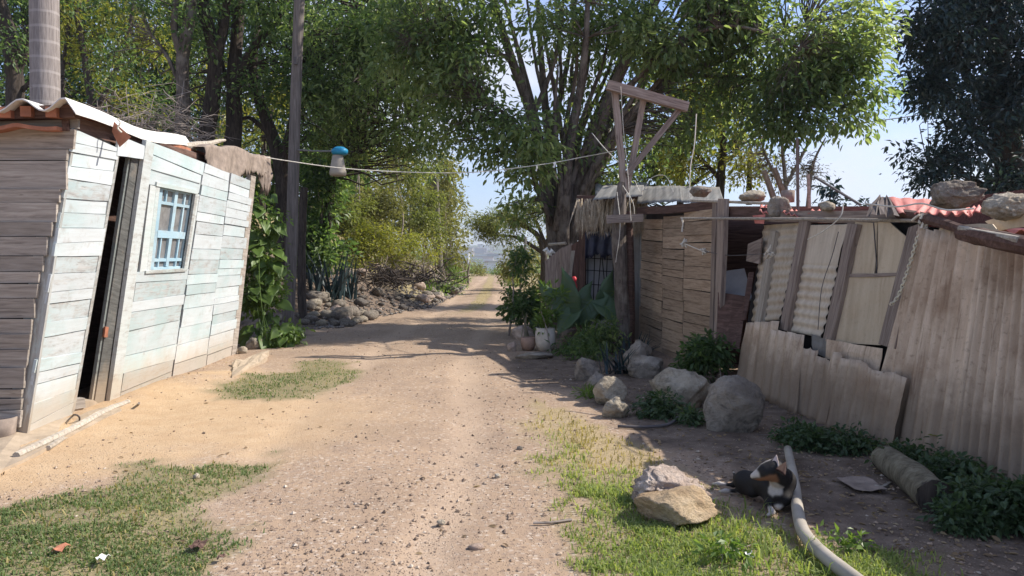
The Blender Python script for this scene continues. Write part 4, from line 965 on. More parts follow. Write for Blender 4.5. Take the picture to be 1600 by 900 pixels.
def roofsheet(p00, p10, p11, p01, waves, amp, mat, label=None, th=.006, parent=shed, rows=6, name='roof_sheet'):
    q = [npv(p) for p in (p00, p10, p11, p01)]
    nu = int(waves * 8) + 1; u = np.linspace(0, 1, nu)[:, None, None]; v = np.linspace(0, 1, rows)[None, :, None]
    P = q[0] * (1 - u) * (1 - v) + q[1] * u * (1 - v) + q[2] * u * v + q[3] * (1 - u) * v
    P[..., 2] += amp * np.sin(u[..., 0] * waves * 2 * math.pi) + .01 * RNG.normal(0, 1, P.shape[:2]) * .3
    n = np.cross(q[1] - q[0], q[3] - q[0]); n /= np.linalg.norm(n); n = n if n[2] > 0 else -n
    return MB().grid(P, n, th).build(name, MAT[mat], parent, frame=(Vector(q[1] - q[0]).normalized(), Vector(n)), smooth=True)
# main roof: red sheets sloping up away from the track
zr = lambda y: float(np.interp(y, [3.2, 5.0, 6.5, 8.5, 10.5, 12.8], [1.62, 1.72, 1.88, 2.02, 2.18, 2.25]))
xf = lambda y: float(np.interp(y, [3.2, 5, 7, 9.2, 12.8], [3.78, 3.5, 3.25, 2.72, 2.30]))
yy = [3.2, 4.6, 6.1, 7.5, 8.9, 10.4]
for i in range(5):
    a, c = yy[i], yy[i + 1]
    roofsheet((xf(a) + .1, a - .03, zr(a) - .07), (xf(c) + .1, c + .05, zr(c) - .07 + .01 * (i % 2)), (6.3, c + .05, zr(c) - .22), (6.3, a - .03, zr(a) - .22), 10, .018, 'tinred')
# unseen low lean-to continued towards the camera, added to shade the near ground
roofsheet((3.75, .2, 1.66), (3.62, 3.3, 1.64), (6.3, 3.3, 1.45), (6.3, .2, 1.5), 10, .018, 'tin')
e0_, e1_ = fp((1786, 880), .01), fp((1796, 398), .01)
corrw = [Vector((3.75, .2, 0)), Vector((e0_.x, e0_.y, 0)), e1_, Vector((4.05, .2, 1.6))]
roofsheet(corrw[0], corrw[1], corrw[2], corrw[3], 12, .0, 'tin', name='tin_sheet')
# bent red sheet curling up in the sun
for (l0, l1, y0, y1, waves) in [((1366, 312), (1395, 332), 6.7, 6.7, 4)]:
    pass
def curl(pxs, Yf, depth, rise, mat, waves=5, amp=.014):
    """bent sheet: front edge follows pxs at distance Yf; runs back by depth rising by rise"""
    fr = np.array([list(at(x, y, Yf)) for x, y in pxs]); m = 40
    t = np.linspace(0, 1, m); f = np.stack([np.interp(t, np.linspace(0, 1, len(fr)), fr[:, k]) for k in range(3)], 1)
    f[:, 2] += amp * np.sin(t * waves * 2 * math.pi)
    rows = 6; P = np.zeros((m, rows, 3))
    for j in range(rows):
        k = j / (rows - 1); P[:, j] = f + np.array([.05 * k, depth * k, rise * k])
    return MB().grid(P, (0, -.3, 1), .006).build('roof_sheet', MAT[mat], shed, smooth=True)
# sheet tilted so that its sunny top shows, corrugated end towards the track darkened in colour as if shaded
roofsheet(at(1404, 333, 6.25), at(1452, 331, 6.25), at(1462, 312, 6.9), at(1388, 308, 6.9), 3, .006, 'tinred')
endq = [at(1352, 336, 6.35), at(1404, 336, 6.15), at(1389, 309, 6.75), at(1372, 306, 6.8)]
MB().slab([endq[0], endq[1], endq[2], endq[3]], (-.3, -1, .2), .006, 12, 2, .012).build('roof_sheet', MAT['shadetin'], shed, frame=((1, 0, 0), (-.3, -1, .2)))
roofsheet(at(1428, 334, 6.0), at(1520, 336, 5.7), at(1515, 322, 6.1), at(1440, 322, 6.4), 5, .014, 'tinred')
roofsheet(at(1508, 334, 5.9), at(1534, 330, 5.8), at(1536, 321, 6.2), at(1520, 324, 6.3), 2, .01, 'tinred')
roofsheet(at(1186, 330, 8.55), at(1214, 338, 8.4), at(1212, 322, 8.9), at(1188, 320, 9.0), 3, .012, 'tinred')
roofsheet(at(1222, 332, 8.2), at(1248, 338, 7.9), at(1250, 330, 8.3), at(1228, 326, 8.5), 3, .012, 'tinred')
roofsheet(at(1262, 334, 7.8), at(1300, 337, 7.5), at(1298, 330, 7.8), at(1268, 328, 8.1), 3, .012, 'tinred')
tag(bfree('red_rag', [(1176, 337), (1196, 335), (1193, 350), (1180, 349)], (8.62, 8.5, 8.5, 8.6), 'tinred', .006), 'scrap of red sheet hanging at the corner of the shed doorway', 'scrap')
# grey roof sheets over the thatched part
for (p0, p1, q1, q0) in [((926, 312), (1004, 306), (1006, 289), (942, 290)), ((994, 318), (1066, 314), (1063, 290), (1000, 291)), ((1058, 316), (1132, 318), (1124, 292), (1061, 291))]:
    roofsheet(at(*p0, 12.9), at(*p1, 12.5), at(q1[0], q1[1], 13.5), at(q0[0], q0[1], 13.8), 5, .003, 'tingrey')

# stones weighing the roof down
def rrock(label, px, pyb, w, h, Y, mat, seed, k=4, rough=.5):
    s = Y / F; c = at(px, pyb - h / 2, Y); return rock('roof_stone', label, tuple(c), (w * s / 2, w * s * .42, h * s / 2 * 1.08), mat, seed, k, rough)
rrock('largest grey stone on the shed roof beside the red sheet', 1490, 325, 82, 42, 5.75, 'greyrock', 301, 5)
rrock('pale stone at the right end of the shed roof', 1574, 342, 72, 42, 5.1, 'limestone', 311, 5)
rrock('flat pale stone on the roof edge above the shed doorway', 1175, 317, 40, 20, 9.0, 'limestone', 322)
rrock('dark rough stone at the corner of the shed doorway roof', 1217, 340, 36, 32, 8.35, 'greyrock', 331)
rrock('small grey stone on the grey roof sheets over the board wall', 1095, 308, 34, 18, 10.2, 'greyrock', 341)
rrock('little pale stone on the roof beam above the tin sheets', 1292, 330, 26, 15, 7.45, 'limestone', 352, 3)

# rods, cords and chain
tag(MB().tube([at(1080, 313, 10.0), at(1204, 318, 8.5)], .018, 7).build('pale_rod', MAT['pale'], None), 'pale rod along the roof edge above the shed doorway', 'rod')
tag(MB().tube(curve([at(1064, 341, 10.0), at(1240, 342, 7.9), at(1438, 345, 6.05)], 12), .016, 7).build('long_rod', MAT['pale'], None), 'long pale rod running along the eave in front of the shed', 'rod')
def cord(name, label, pts, r, mat, cat='cord', n=16, wob=0):
    return tag(MB().tube(curve(pts, n), r, 5, True, wob).build(name, MAT[mat], None), label, cat)
cord('cord', 'short pale cord tied across the board wall', [at(1066, 379, 10.2), at(1097, 392, 9.75)], .007, 'rope')
cord('cord', 'dark cord tied across the shed doorway', [at(1097, 392, 9.7), at(1140, 399, 9.1), at(1200, 396, 8.2)], .005, 'wire')
for (x, y, Y, lab) in ((1067, 380, 10.15, 'pale knot at the end of the cord on the board wall'), (1098, 392, 9.68, 'dark knot joining the two cords by the door post'), (1203, 396, 8.15, 'tangled knot of cord on the first leaning batten')):
    mb = MB()
    for k in range(5):
        c = npv(at(x, y, Y)); a = RNG.normal(0, .03, (4, 3)); mb.tube(curve([c + v_ for v_ in a], 8), .009, 5)
    tag(mb.build('knot', MAT['rope'], None), lab, 'knot')
cord('rag_strip', 'pale rag strip dangling from the end of the long rod', [at(1066, 341, 9.95), at(1067, 352, 9.95), at(1065, 362, 9.95)], .012, 'rope', 'rag', 6, .3)
cord('cord', 'loose pale cord hanging from the roof beam across the tin', [at(1318, 318, 7.0), at(1312, 340, 7.0), at(1285, 362, 7.15), at(1262, 374, 7.3)], .006, 'rope')
cord('cord', 'white cord looped over the red roof sheet', [at(1352, 318, 6.5), at(1400, 323, 6.1), at(1440, 318, 5.95), at(1478, 328, 5.6), at(1522, 326, 5.5)], .007, 'rope')
cord('cord', 'long dark cord hanging down the patched tin panels', [at(1310, 362, 6.95), at(1300, 400, 6.95), at(1284, 450, 6.95), at(1278, 515, 6.95)], .004, 'wire')
cord('cord', 'dark cord hanging down the upper flat panel', [at(1365, 348, 6.5), at(1368, 390, 6.5), at(1371, 430, 6.5)], .006, 'wire')
# chain of links
ch = curve([at(1440, 345, 5.98), at(1431, 380, 5.95), at(1419, 420, 5.95), at(1404, 462, 5.98), at(1391, 477, 6.0)], 60)
L_ = np.cumsum(np.r_[0, np.linalg.norm(np.diff(np.array(ch), axis=0), axis=1)]); nl_ = 26
mb = MB(); chp = np.array(ch)
for k in range(nl_):
    t0, t1 = L_[-1] * (k / nl_) - .004, L_[-1] * ((k + 1) / nl_) + .010
    p = np.array([np.interp(t0, L_, chp[:, i]) for i in range(3)]); q = np.array([np.interp(t1, L_, chp[:, i]) for i in range(3)])
    d = q - p; l = np.linalg.norm(d); d /= l; sd = np.array([1, 0, 0]) if k % 2 else np.array([0.2, 1, 0]); sd = sd - d * sd.dot(d); sd /= np.linalg.norm(sd)
    ring = [(p + q) / 2 + d * math.cos(a) * l / 2 + sd * math.sin(a) * .013 for a in np.linspace(0, 2 * math.pi, 11)]
    mb.tube(ring, .0055, 5, False)
o = tag(mb.build('chain', MAT['chainm'], None, smooth=True), 'pale worn chain hanging from the shed eave over the tin', 'chain')
mb = MB()
for k in range(5):
    c = npv(at(1441, 344, 5.95)); mb.tube(curve([c + v_ for v_ in RNG.normal(0, .03, (4, 3))], 8), .011, 5)
tag(mb.build('knot', MAT['rope'], None), 'white knot where the chain hangs from the shed eave', 'knot')
# things standing on or behind the roof
cord('thin_pole', 'thin upright grey pole standing behind the shed roof', [at(1247, 330, 8.9), at(1246, 216, 8.9)], .02, 'barkp', 'pole', 4)
cord('pole_stub', 'short pale stub standing right of the thin pole on the roof', [at(1265, 325, 9.2), at(1263, 272, 9.2)], .022, 'pale', 'pole', 4)
cord('forked_stub', 'left grey stub leaning on the roof behind the flat stone', [at(1213, 320, 9.6), at(1194, 266, 9.6)], [.045, .035], 'moss', 'stub', 4)
cord('forked_stub', 'right grey stub leaning behind the doorway roof by the tin can', [at(1228, 312, 9.7), at(1210, 262, 9.7)], [.045, .035], 'moss', 'stub', 4)
cord('thin_pole', 'dark rod slanting up from the shed roof against the sky', [at(1344, 320, 7.4), at(1272, 276, 7.8)], .014, 'wire', 'rod', 4)
tag(MB().lathe([(.0, 0), (.075, 0), (.08, .14), (.07, .14), (.06, .02), (0, .02)], at(1231, 316, 9.0)).build('tin_can', MAT['cloth'], None, smooth=True), 'brown pot standing on the shed roof behind the dark stone', 'pot')

# ------------------------------------------------------------------ THATCHED HUT BEHIND
hut = thing('thatched_hut', 'small hut with dry palm thatch, dark tarp and barred window', 'hut', (1.4, 13.5, 0))
HY = 13.7
def hp(px, py, d=0.0): return at(px, py, HY + d)
def hslab(name, quad, mat, th=.03, d=0.0, nu=1, nv=1, jit=0, parent=None, dd=(0, 0, 0, 0), along=(1, 0, 0)):
    p = [hp(q[0], q[1], d + e) for q, e in zip(quad, dd)]
    n = (p[1] - p[0]).cross(p[3] - p[0]).normalized(); n = n if n.y < 0 else -n
    return MB().slab([p[3], p[2], p[1], p[0]], n, th, nu, nv, jit).build(name, MAT[mat], parent or hut, frame=(along, n))
beam('hut_post', hp(911, 308), hp(907, 540), .11, .10, 'dark', hut)
beam('hut_beam', hp(902, 311, -.1), hp(1000, 308, -.4), .08, .12, 'dark', hut)
hslab('window_backing', [(917, 362), (966, 362), (966, 540), (915, 540)], 'white', .03, .1, 3, 4, .004)
hslab('wall_sheet', [(982, 355), (1002, 352), (1000, 530), (980, 530)], 'tingrey', .02, -.4, 2, 3, .004)
gr = hslab('window_sheet', [(955, 362), (985, 362), (985, 540), (955, 540)], 'tingrey', .02, .12, 2, 2, .003)
for x0, x1 in ((919, 918), (930, 927), (941, 933), (950, 946), (957, 959), (938, 947)):
    MB().tube([hp(x0, 372), hp(x1, 470)], .009, 5).build('window_bar', MAT['black'], hut)
for y in (388, 405, 424, 446):
    MB().tube([hp(915, y - 2), hp(966, y + 1)], .008, 5).build('window_bar', MAT['black'], hut)
pts = [(913, 362), (966, 362)]
tg = [hp(913, 364, -.06), hp(930, 363, -.06), hp(950, 363, -.07), hp(966, 364, -.06)]
rag('tarp', 'blue black tarp hung in the top of the hut window', tg, [.55, .42, .36, .50, .46, .44], 'tarp', 22, 8, .3, (0, -1, 0), 'tarp')
# thatch: strands
mb = MB()
for k in range(900):
    u = RNG.random(); px = 900 + u * 110; p = hp(px, 316 + RNG.uniform(-6, 10), -.12 - .35 * u + RNG.uniform(-.1, .05)); l = RNG.uniform(.28, .62)
    d = Vector((RNG.normal(0, .14), -.25 + RNG.normal(0, .12), -1)).normalized()
    a = npv(p); e = a + npv(d) * l; sd = np.array([RNG.uniform(.006, .014), RNG.normal(0, .004), 0])
    mid = (a + e) / 2 + np.array([0, -.03, .01])
    mb.add([a - sd, a + sd, mid + sd, mid - sd, e], [[0, 1, 2, 3]], [[3, 2, 4]])
tag(mb.build('thatch', MAT['thatch'], hut), kind='stuff')
hslab('thatch_base', [(902, 306), (1008, 302), (1008, 344), (902, 344)], 'thatch', .08, .05, 6, 2, .01)
roofsheet(hp(930, 304), hp(1010, 300), at(1015, 285, 16.5), at(930, 288, 16.5), 5, .02, 'tingrey', parent=hut)
for q, dz in (([(852, 408), (880, 385), (880, 500), (852, 500)], 0.3), ([(878, 388), (894, 380), (893, 505), (878, 505)], .15), ([(893, 384), (906, 376), (905, 520), (893, 520)], .05)):
    hslab('side_board', q, 'post' if dz > .1 else 'dark', .03, dz, 1, 4, .004, along=(0, 0, 1))
hslab('side_board', [(893, 392), (898, 392), (890, 460), (885, 460)], 'pale', .02, -.02, 1, 3, .003, along=(0, 0, 1))
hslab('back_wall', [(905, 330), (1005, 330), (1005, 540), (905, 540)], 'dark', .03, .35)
tag(MB().lathe([(.0, 0), (.045, .0), (.06, .05), (.055, .10), (.035, .145), (.05, .18), (.045, .22), (.025, .25), (0, .255)], hp(897, 452, -.35) - Vector((0, 0, .02)), 14).build('red_bottle', MAT['redp'], None, smooth=True), 'small red plastic bottle hanging against the hut post', 'bottle')
cord('rag_strip', 'white rag tied on the big tree trunk', [at(852, 388, 14.3), at(858, 396, 14.3), at(864, 391, 14.3)], .05, 'litter', 'rag', 8, .3)
cord('stick', 'pale shingle lath sticking out above the side boards by the big tree', [at(858, 382, 14.4), at(884, 380, 14.0)], .03, 'pale', 'stick', 4, .1)

# forked post with a slanting crossbar
gal = thing('forked_post', 'tall forked timber post with slanting crossbar standing before the hut', 'post', tuple(G(978, 548)))
GP = 12.3
MB().tube(curve([at(976, 550, GP), at(972, 470, GP), at(968, 400, GP), at(968, 330, GP), at(972, 285, GP)], 12), [.11, .115, .12, .11, .07], 10, True, .07).build('trunk_post', MAT['bark'], gal)
MB().tube(curve([at(984, 548, GP + .05), at(984, 470, GP + .05), at(984, 400, GP + .05), at(981, 330, GP + .05)], 10), [.085, .085, .075, .06], 9, True, .07).build('trunk_post', MAT['dark'], gal)
def gb(name, p, q, w, h, dY=0.0): return beam(name, at(*p, GP + dY), at(*q, GP + dY), w, h, 'post', gal, 6, .003)
gb('fork_arm', (960, 140), (976, 300), .11, .10, 0)
gb('fork_arm', (1006, 152), (979, 300), .10, .09, .04)
gb('fork_arm', (1066, 166), (980, 272), .10, .09, -.05)
gb('crossbar', (949, 133), (1075, 168), .12, .15, -.12)
gb('lower_arm', (948, 343), (1004, 340), .09, .13, -.16)
for k, (p, q, m_) in enumerate([((964, 300), (962, 410), .006), ((973, 290), (992, 340), .006)]):
    MB().tube(curve([at(*p, GP - .14), at((p[0] + q[0]) / 2 + 6, (p[1] + q[1]) / 2, GP - .2), at(*q, GP - .14)], 8), m_, 5).build('wire_wrap', MAT['rope'], gal)
cord('cord', 'pale cord hanging from the raised end of the crossbar', [at(970, 135, 12.1), at(974, 200, 12.1), at(981, 270, 12.1), at(986, 345, 12.05)], .005, 'rope')
cord('cord', 'long cord hanging down beyond the crossbar to the roof', [at(1088, 178, 12), at(1085, 225, 12), at(1079, 260, 12), at(1077, 308, 12)], .009, 'rope')
cord('cord', 'slack cord sagging from the forked post to the grey roof', [at(992, 282, 12.2), at(1002, 300, 12.1), at(1018, 278, 12), at(1040, 275, 12), at(1052, 300, 11.8)], .005, 'rope')
cord('cord', 'pale cord slanting from the big tree down to the forked post', [at(925, 208, 14), at(945, 232, 13.4), at(975, 262, 12.3)], .008, 'rope')
cord('clothesline', 'pale clothesline sagging across the track from cabin to big tree', [at(385, 239, 11.9), at(440, 250, 12.3), at(560, 265, 12.9), at(720, 270, 13.4), at(840, 258, 13.9), at(918, 244, 14.3), at(960, 236, 12.8)], .008, 'rope', 'clothesline', 40)
for k, px in enumerate((838, 866)):
    y = 258 if k == 0 else 253
    cord('peg_rag', ('left' if k == 0 else 'right') + ' white scrap pegged on the clothesline near the big tree', [at(px, y, 13.9), at(px + 1, y + 5, 13.9), at(px - 1, y + 9, 13.9)], .018, 'litter', 'rag', 5, .3)
cord('power_line', 'overhead wire crossing the sky towards the dark tree', [at(1180, 197, 22), at(1290, 196, 22), at(1400, 185, 22), at(1500, 168, 22), at(1620, 140, 22), at(1800, 100, 22)], .014, 'twig', 'wire', 30)
cord('power_line', 'thin wire above the track running up to the left pole', [at(470, 175, 15), at(500, 200, 16), at(545, 235, 18)], .008, 'wire', 'wire', 12)

# ------------------------------------------------------------------ POLES AND LAMP ON THE LEFT
pole = thing('utility_pole', 'tall grey wooden utility pole leaning beside the leafy vine', 'pole', tuple(G(449, 522)))
pb = G(449, 522); PY = pb.y
MB().tube(curve([pb, at(455, 400, PY), at(459, 250, PY), at(464, 100, PY), at(470, -60, PY), at(474, -160, PY)], 24), [.118, .114, .108, .10, .092], 14, True, .02).build('pole_shaft', MAT['barkp'], pole, smooth=True)
MB().box(at(462, 95, PY - .15), (.03, .03, .07)).build('bracket', MAT['wire'], pole)
lamp = thing('street_lamp', 'pale hanging lamp with bright blue cap on an arm beside the pole', 'lamp', tuple(at(531, 250, 13.6)))
LY = 13.6
MB().tube(curve([at(462, 234, PY), at(495, 236, 14.4), at(520, 236, LY)], 10), .018, 6).build('lamp_arm', MAT['tingrey'], lamp)
s_ = LY / F
MB().lathe([(0, 9 * s_), (7 * s_, 8 * s_), (12.5 * s_, 4 * s_), (13 * s_, 0), (11 * s_, -3.5 * s_), (0, -4 * s_)], at(531, 238, LY)).build('lamp_cap', MAT['bluep'], lamp, smooth=True)
MB().lathe([(8 * s_, 32 * s_), (9.5 * s_, 24 * s_), (13 * s_, 6 * s_), (12.5 * s_, 1 * s_), (9 * s_, 0), (0, 0)], at(528, 275, LY)).build('lamp_body', MAT['palep'], lamp, smooth=True)
p2 = G(475, 505); 
tag(MB().tube(curve([at(474, 520, 17), at(471, 400, 17), at(475, 293, 17)], 10), [.10, .095, .08], 10, True, .06).build('old_post', MAT['barkd'], None), 'short weathered post standing behind the utility pole', 'post')
tag(MB().tube(curve([at(688, 425, 38), at(684, 350, 38), at(681, 279, 38)], 8), [.17, .13], 9, True, .02).build('far_pole', MAT['barkp'], None), 'slim far pole standing in the hedge beyond the rubble', 'pole')
tag(MB().tube([at(704, 430, 44), at(704, 360, 44)], .08, 6).build('far_pole', MAT['barkp'], None), 'thin grey stake near the end of the left hedge', 'pole')
tag(MB().tube([at(821, 420, 30), at(821, 370, 30)], .06, 6).build('far_pole', MAT['tingrey'], None), 'pale thin post above the dark bush right of the track', 'pole')
tag(MB().tube([at(583, 415, 28), at(589, 378, 28)], .05, 6).build('stake', MAT['tan'], None), 'orange brown stake stuck in the rubble bank', 'stake')

# ------------------------------------------------------------------ PIPE, LOG, POTS
pp = curve([G(1231, 702, .06), G(1241, 752, .06), G(1247, 800, .06), G(1256, 832, .06), G(1285, 865, .06), G(1345, 912, .05), G(1420, 970, .05)], 36)
tag(MB().tube(pp, [.030, .034, .036, .036], 14).build('bent_pipe', MAT['pipe'], None, smooth=True), 'bent dusty plastic pipe lying on the grass beside the dog', 'pipe')
lg = thing('fallen_log', 'thick grey log lying along the foot of the tin fence', 'log', tuple(G(1425, 760)))
MB().tube(curve([G(1383, 716, .10), G(1420, 742, .10), G(1462, 778, .10)], 9), [.095, .10, .105], 14, False, .03).build('log_side', MAT['moss'], lg, smooth=True)
e = G(1462, 778, .10); d_ = (G(1462, 778, .10) - G(1420, 742, .10)).normalized()
MB().tube([e - d_ * .02, e + d_ * .004], .104, 14).build('log_end', MAT['barkd'], lg)
e = G(1383, 716, .10)
MB().tube([e, e + d_ * .02], .093, 14).build('log_end', MAT['barkd'], lg)
def pot(name, label, px, pyb, w, h, mat):
    g = G(px, pyb); s = g.y / F; r = w * s / 2; y = g.y + r; k = y / g.y; hh = h * s
    c = Vector((g.x * k, y, 0)); t = thing(name, label, 'flowerpot', tuple(c))
    MB().lathe([(0, 0), (r * .72, 0), (r * .98, hh * .35), (r, hh * .6), (r * .93, hh), (r * .84, hh), (r * .86, hh * .8)], c, 22).build('pot_body', MAT[mat], t, smooth=True)
    MB().lathe([(r * .88, hh * .82), (0, hh * .86)], c, 16).build('soil', MAT['soil'], t)
    return c + Vector((0, 0, hh * .85)), t
pot1, t1 = pot('flowerpot', 'dusty white round flowerpot with leafy plant', 852, 549, 33, 36, 'pot')
pot2, t2 = pot('flowerpot', 'brown clay flowerpot among the stones', 825, 548, 24, 20, 'clpot')
pot3, t3 = pot('flowerpot', 'greyish flowerpot in shade right of the white one', 888, 541, 24, 26, 'tingrey')
tag(MB().tube(curve([G(965, 666, .02), G(1010, 667, .02), G(1045, 663, .02), G(1062, 650, .04), G(1072, 645, .05)], 14), .014, 6).build('black_hose', MAT['wire'], None, smooth=True), 'black hose lying in shade below the sloping pale rock', 'hose')
tag(MB().tube(curve([G(833, 817, .012), G(860, 816, .014), G(893, 812, .01)], 8), .008, 5, True, .1).build('twig', MAT['twig'], None), 'dark twig lying at the right edge of the near track', 'twig')
tag(MB().tube(curve([G(1390, 755, .0), G(1375, 762, .02), G(1350, 757, .01)], 8), .015, 5, True, .2).build('stick', MAT['pale'], None), 'short stick on the dark soil left of the log', 'stick')
def scrap(label, px, py, w, mat, name='scrap', seed=0):
    g = G(px, py, .01); s = g.y / F * w; P = np.zeros((5, 4, 3))
    for i in range(5):
        for j in range(4): P[i, j] = npv(g) + np.array([(i / 4 - .5) * s, (j / 3 - .5) * s * 1.4, .012 + .02 * RNG.random()])
    return tag(MB().grid(P, (0, 0, 1), .003).build(name, MAT[mat], None), label, 'litter')
scrap('crumpled white litter on the left lawn', 161, 876, 14, 'litter')
scrap('brown dead leaf on the left lawn', 95, 861, 18, 'clay', 'dead_leaf')
scrap('dark dead leaf at the edge of the left lawn', 310, 856, 20, 'dark', 'dead_leaf')
scrap('second dark leaf right of the leaf at the lawn edge', 345, 876, 10, 'dark', 'dead_leaf')
scrap('flat pale paper on dark soil beside the fallen log', 1345, 760, 50, 'cloth', 'paper')
scrap('white scrap near the right lawn rocks', 1170, 872, 14, 'litter')

# ------------------------------------------------------------------ LEAVES AND TREES
def nrm(a): return a / np.maximum(np.linalg.norm(a, axis=-1, keepdims=True), 1e-9)
def leaf_geo(p, d, up, l, w, hexa):
    """p base (n,3), d direction, up approx normal, l length, w width"""
    n = len(p); d = nrm(d); s = nrm(np.cross(d, up)); u = np.cross(s, d); l = l[:, None]; w = w[:, None]
    if not hexa:
        V = np.stack([p, p + d * l * .45 - s * w * .5 + u * w * .14, p + d * l - u * l * .12, p + d * l * .45 + s * w * .5 + u * w * .14], 1)
        o = 4 * np.arange(n)[:, None]
        return V.reshape(-1, 3), [np.concatenate([np.array([[0, 2, 1]]) + o, np.array([[0, 3, 2]]) + o])]
    a, b = p + d * l * .28, p + d * l * .66 - u * l * .04
    V = np.stack([p, a - s * w * .42 + u * w * .12, b - s * w * .40 + u * w * .10, p + d * l - u * l * .16, b + s * w * .40 + u * w * .10, a + s * w * .42 + u * w * .12], 1)
    o = 6 * np.arange(n)[:, None]
    return V.reshape(-1, 3), [np.concatenate([np.array([[0, 3, 2, 1]]) + o, np.array([[0, 5, 4, 3]]) + o])]
def clump_leaves(C, n_per, rad, size, aspect, droop, hexa, flat=.75):
    """C (m,3) clump centres -> leaves spread about them"""
    m = len(C); n = m * n_per; c = np.repeat(C, n_per, 0)
    off = RNG.normal(0, 1, (n, 3)); off = nrm(off) * (RNG.random((n, 1)) ** .5) * np.array([1, 1, flat])
    rr = np.repeat(RNG.uniform(.6, 1.3, m), n_per)[:, None] * rad
    p = c + off * rr
    d = nrm(off) + RNG.normal(0, .45, (n, 3)) + np.array([0, 0, -droop])
    up = np.array([0, 0, 1.0]) + RNG.normal(0, .45, (n, 3))
    l = size * RNG.uniform(.45, 1.4, n); return leaf_geo(p, d, up, l, l * aspect, hexa)
def blob_points(blobs, dens):
    out = []
    for (c, r, k) in blobs:
        m = max(3, int(k * dens)); o = nrm(RNG.normal(0, 1, (m * 3, 3))) * (RNG.random((m * 3, 1)) ** .4)
        P = npv(c) + o * npv(r)
        f = fbm(P[:, 0] * .9, P[:, 1] * .9, P[:, 2] * .9 + 4, 3)               # holes
        out.append(P[np.argsort(-f + RNG.normal(0, .06, len(f)))][:m])
    return np.concatenate(out)
def limbs_mesh(paths, n=9, wob=.04, seg=14):
    mb = MB(); pts = []
    for P, r in paths:
        c = curve(P, seg); mb.tube(c, r, n, True, wob)
        rr = np.interp(np.linspace(0, 1, len(c)), np.linspace(0, 1, len(r)), r)
        pts += [(npv(q), a) for q, a in zip(c, rr)]
    return mb, pts
def tree(name, label, base, limbs, blobs, leaf, bark, n_per=16, rad=.42, size=.11, aspect=.42, droop=.35, dens=1.0, hexa=False, twigs=1.0, group=None, cat='tree', wob=.04, nside=9, twr=.012, reject=None):
    t = thing(name, label, cat, tuple(base), group)
    mb, pts = limbs_mesh(limbs, nside, wob)
    mb.build('trunk', MAT[bark], t, smooth=True)
    if not blobs: return t
    C = blob_points(blobs, dens)
    if reject is not None: C = C[~reject(C)]
    hi = [(q, a) for q, a in pts if q[2] > base[2] + .3] or pts
    LP = np.array([q for q, a in hi]); LR = np.array([a for q, a in hi])
    if twigs > 0:
        tb = MB(); sel = C[RNG.random(len(C)) < twigs]
        for c in sel:
            dist = np.linalg.norm(LP - c, axis=1) + np.where(LP[:, 2] > c[2] + .3, .8, 0); i = int(np.argmin(dist)); a = LP[i]
            L0 = np.linalg.norm(c - a); r0 = min(LR[i] * .5, twr * (1 + L0 * .5))
            mid = (a + c) / 2 + RNG.normal(0, .10 * L0, 3) + np.array([0, 0, .08 * L0])
            tb.tube([a, (a + mid) / 2 + RNG.normal(0, .03 * L0, 3), mid, (mid + c) / 2 + RNG.normal(0, .03 * L0, 3), c], [r0, r0 * .75, r0 * .5, r0 * .25], 4, False)
        tag(tb.build('branches', MAT[bark], t, smooth=True), kind='stuff')
    V, Fs = clump_leaves(C, n_per, rad, size, aspect, droop, hexa)
    link(raw_mesh('crown', V - npv(base), Fs), 'crown', MAT[leaf], t, Matrix.Translation(Vector(base)))
    return t
def PX(Y, *p): return [at(x, y, Y + (q[0] if q else 0)) for x, y, *q in p]
def B(px, py, Y, rx, ry, k, dr=1.0):
    s = Y / F; return (at(px, py, Y), (rx * s, max(rx, ry) * s * dr * .8, ry * s), k)
def Bg(px, py, z, rx, ry, k):      # clump resting on the ground
    c = G(px, py, z); s = c.y / F; return (c, (rx * s, rx * s * .55, ry * s), k)
def road_clear(C):      # keep low foliage off the camera's own stretch of track
    return (C[:, 1] < 11.5) & (C[:, 2] < 8)

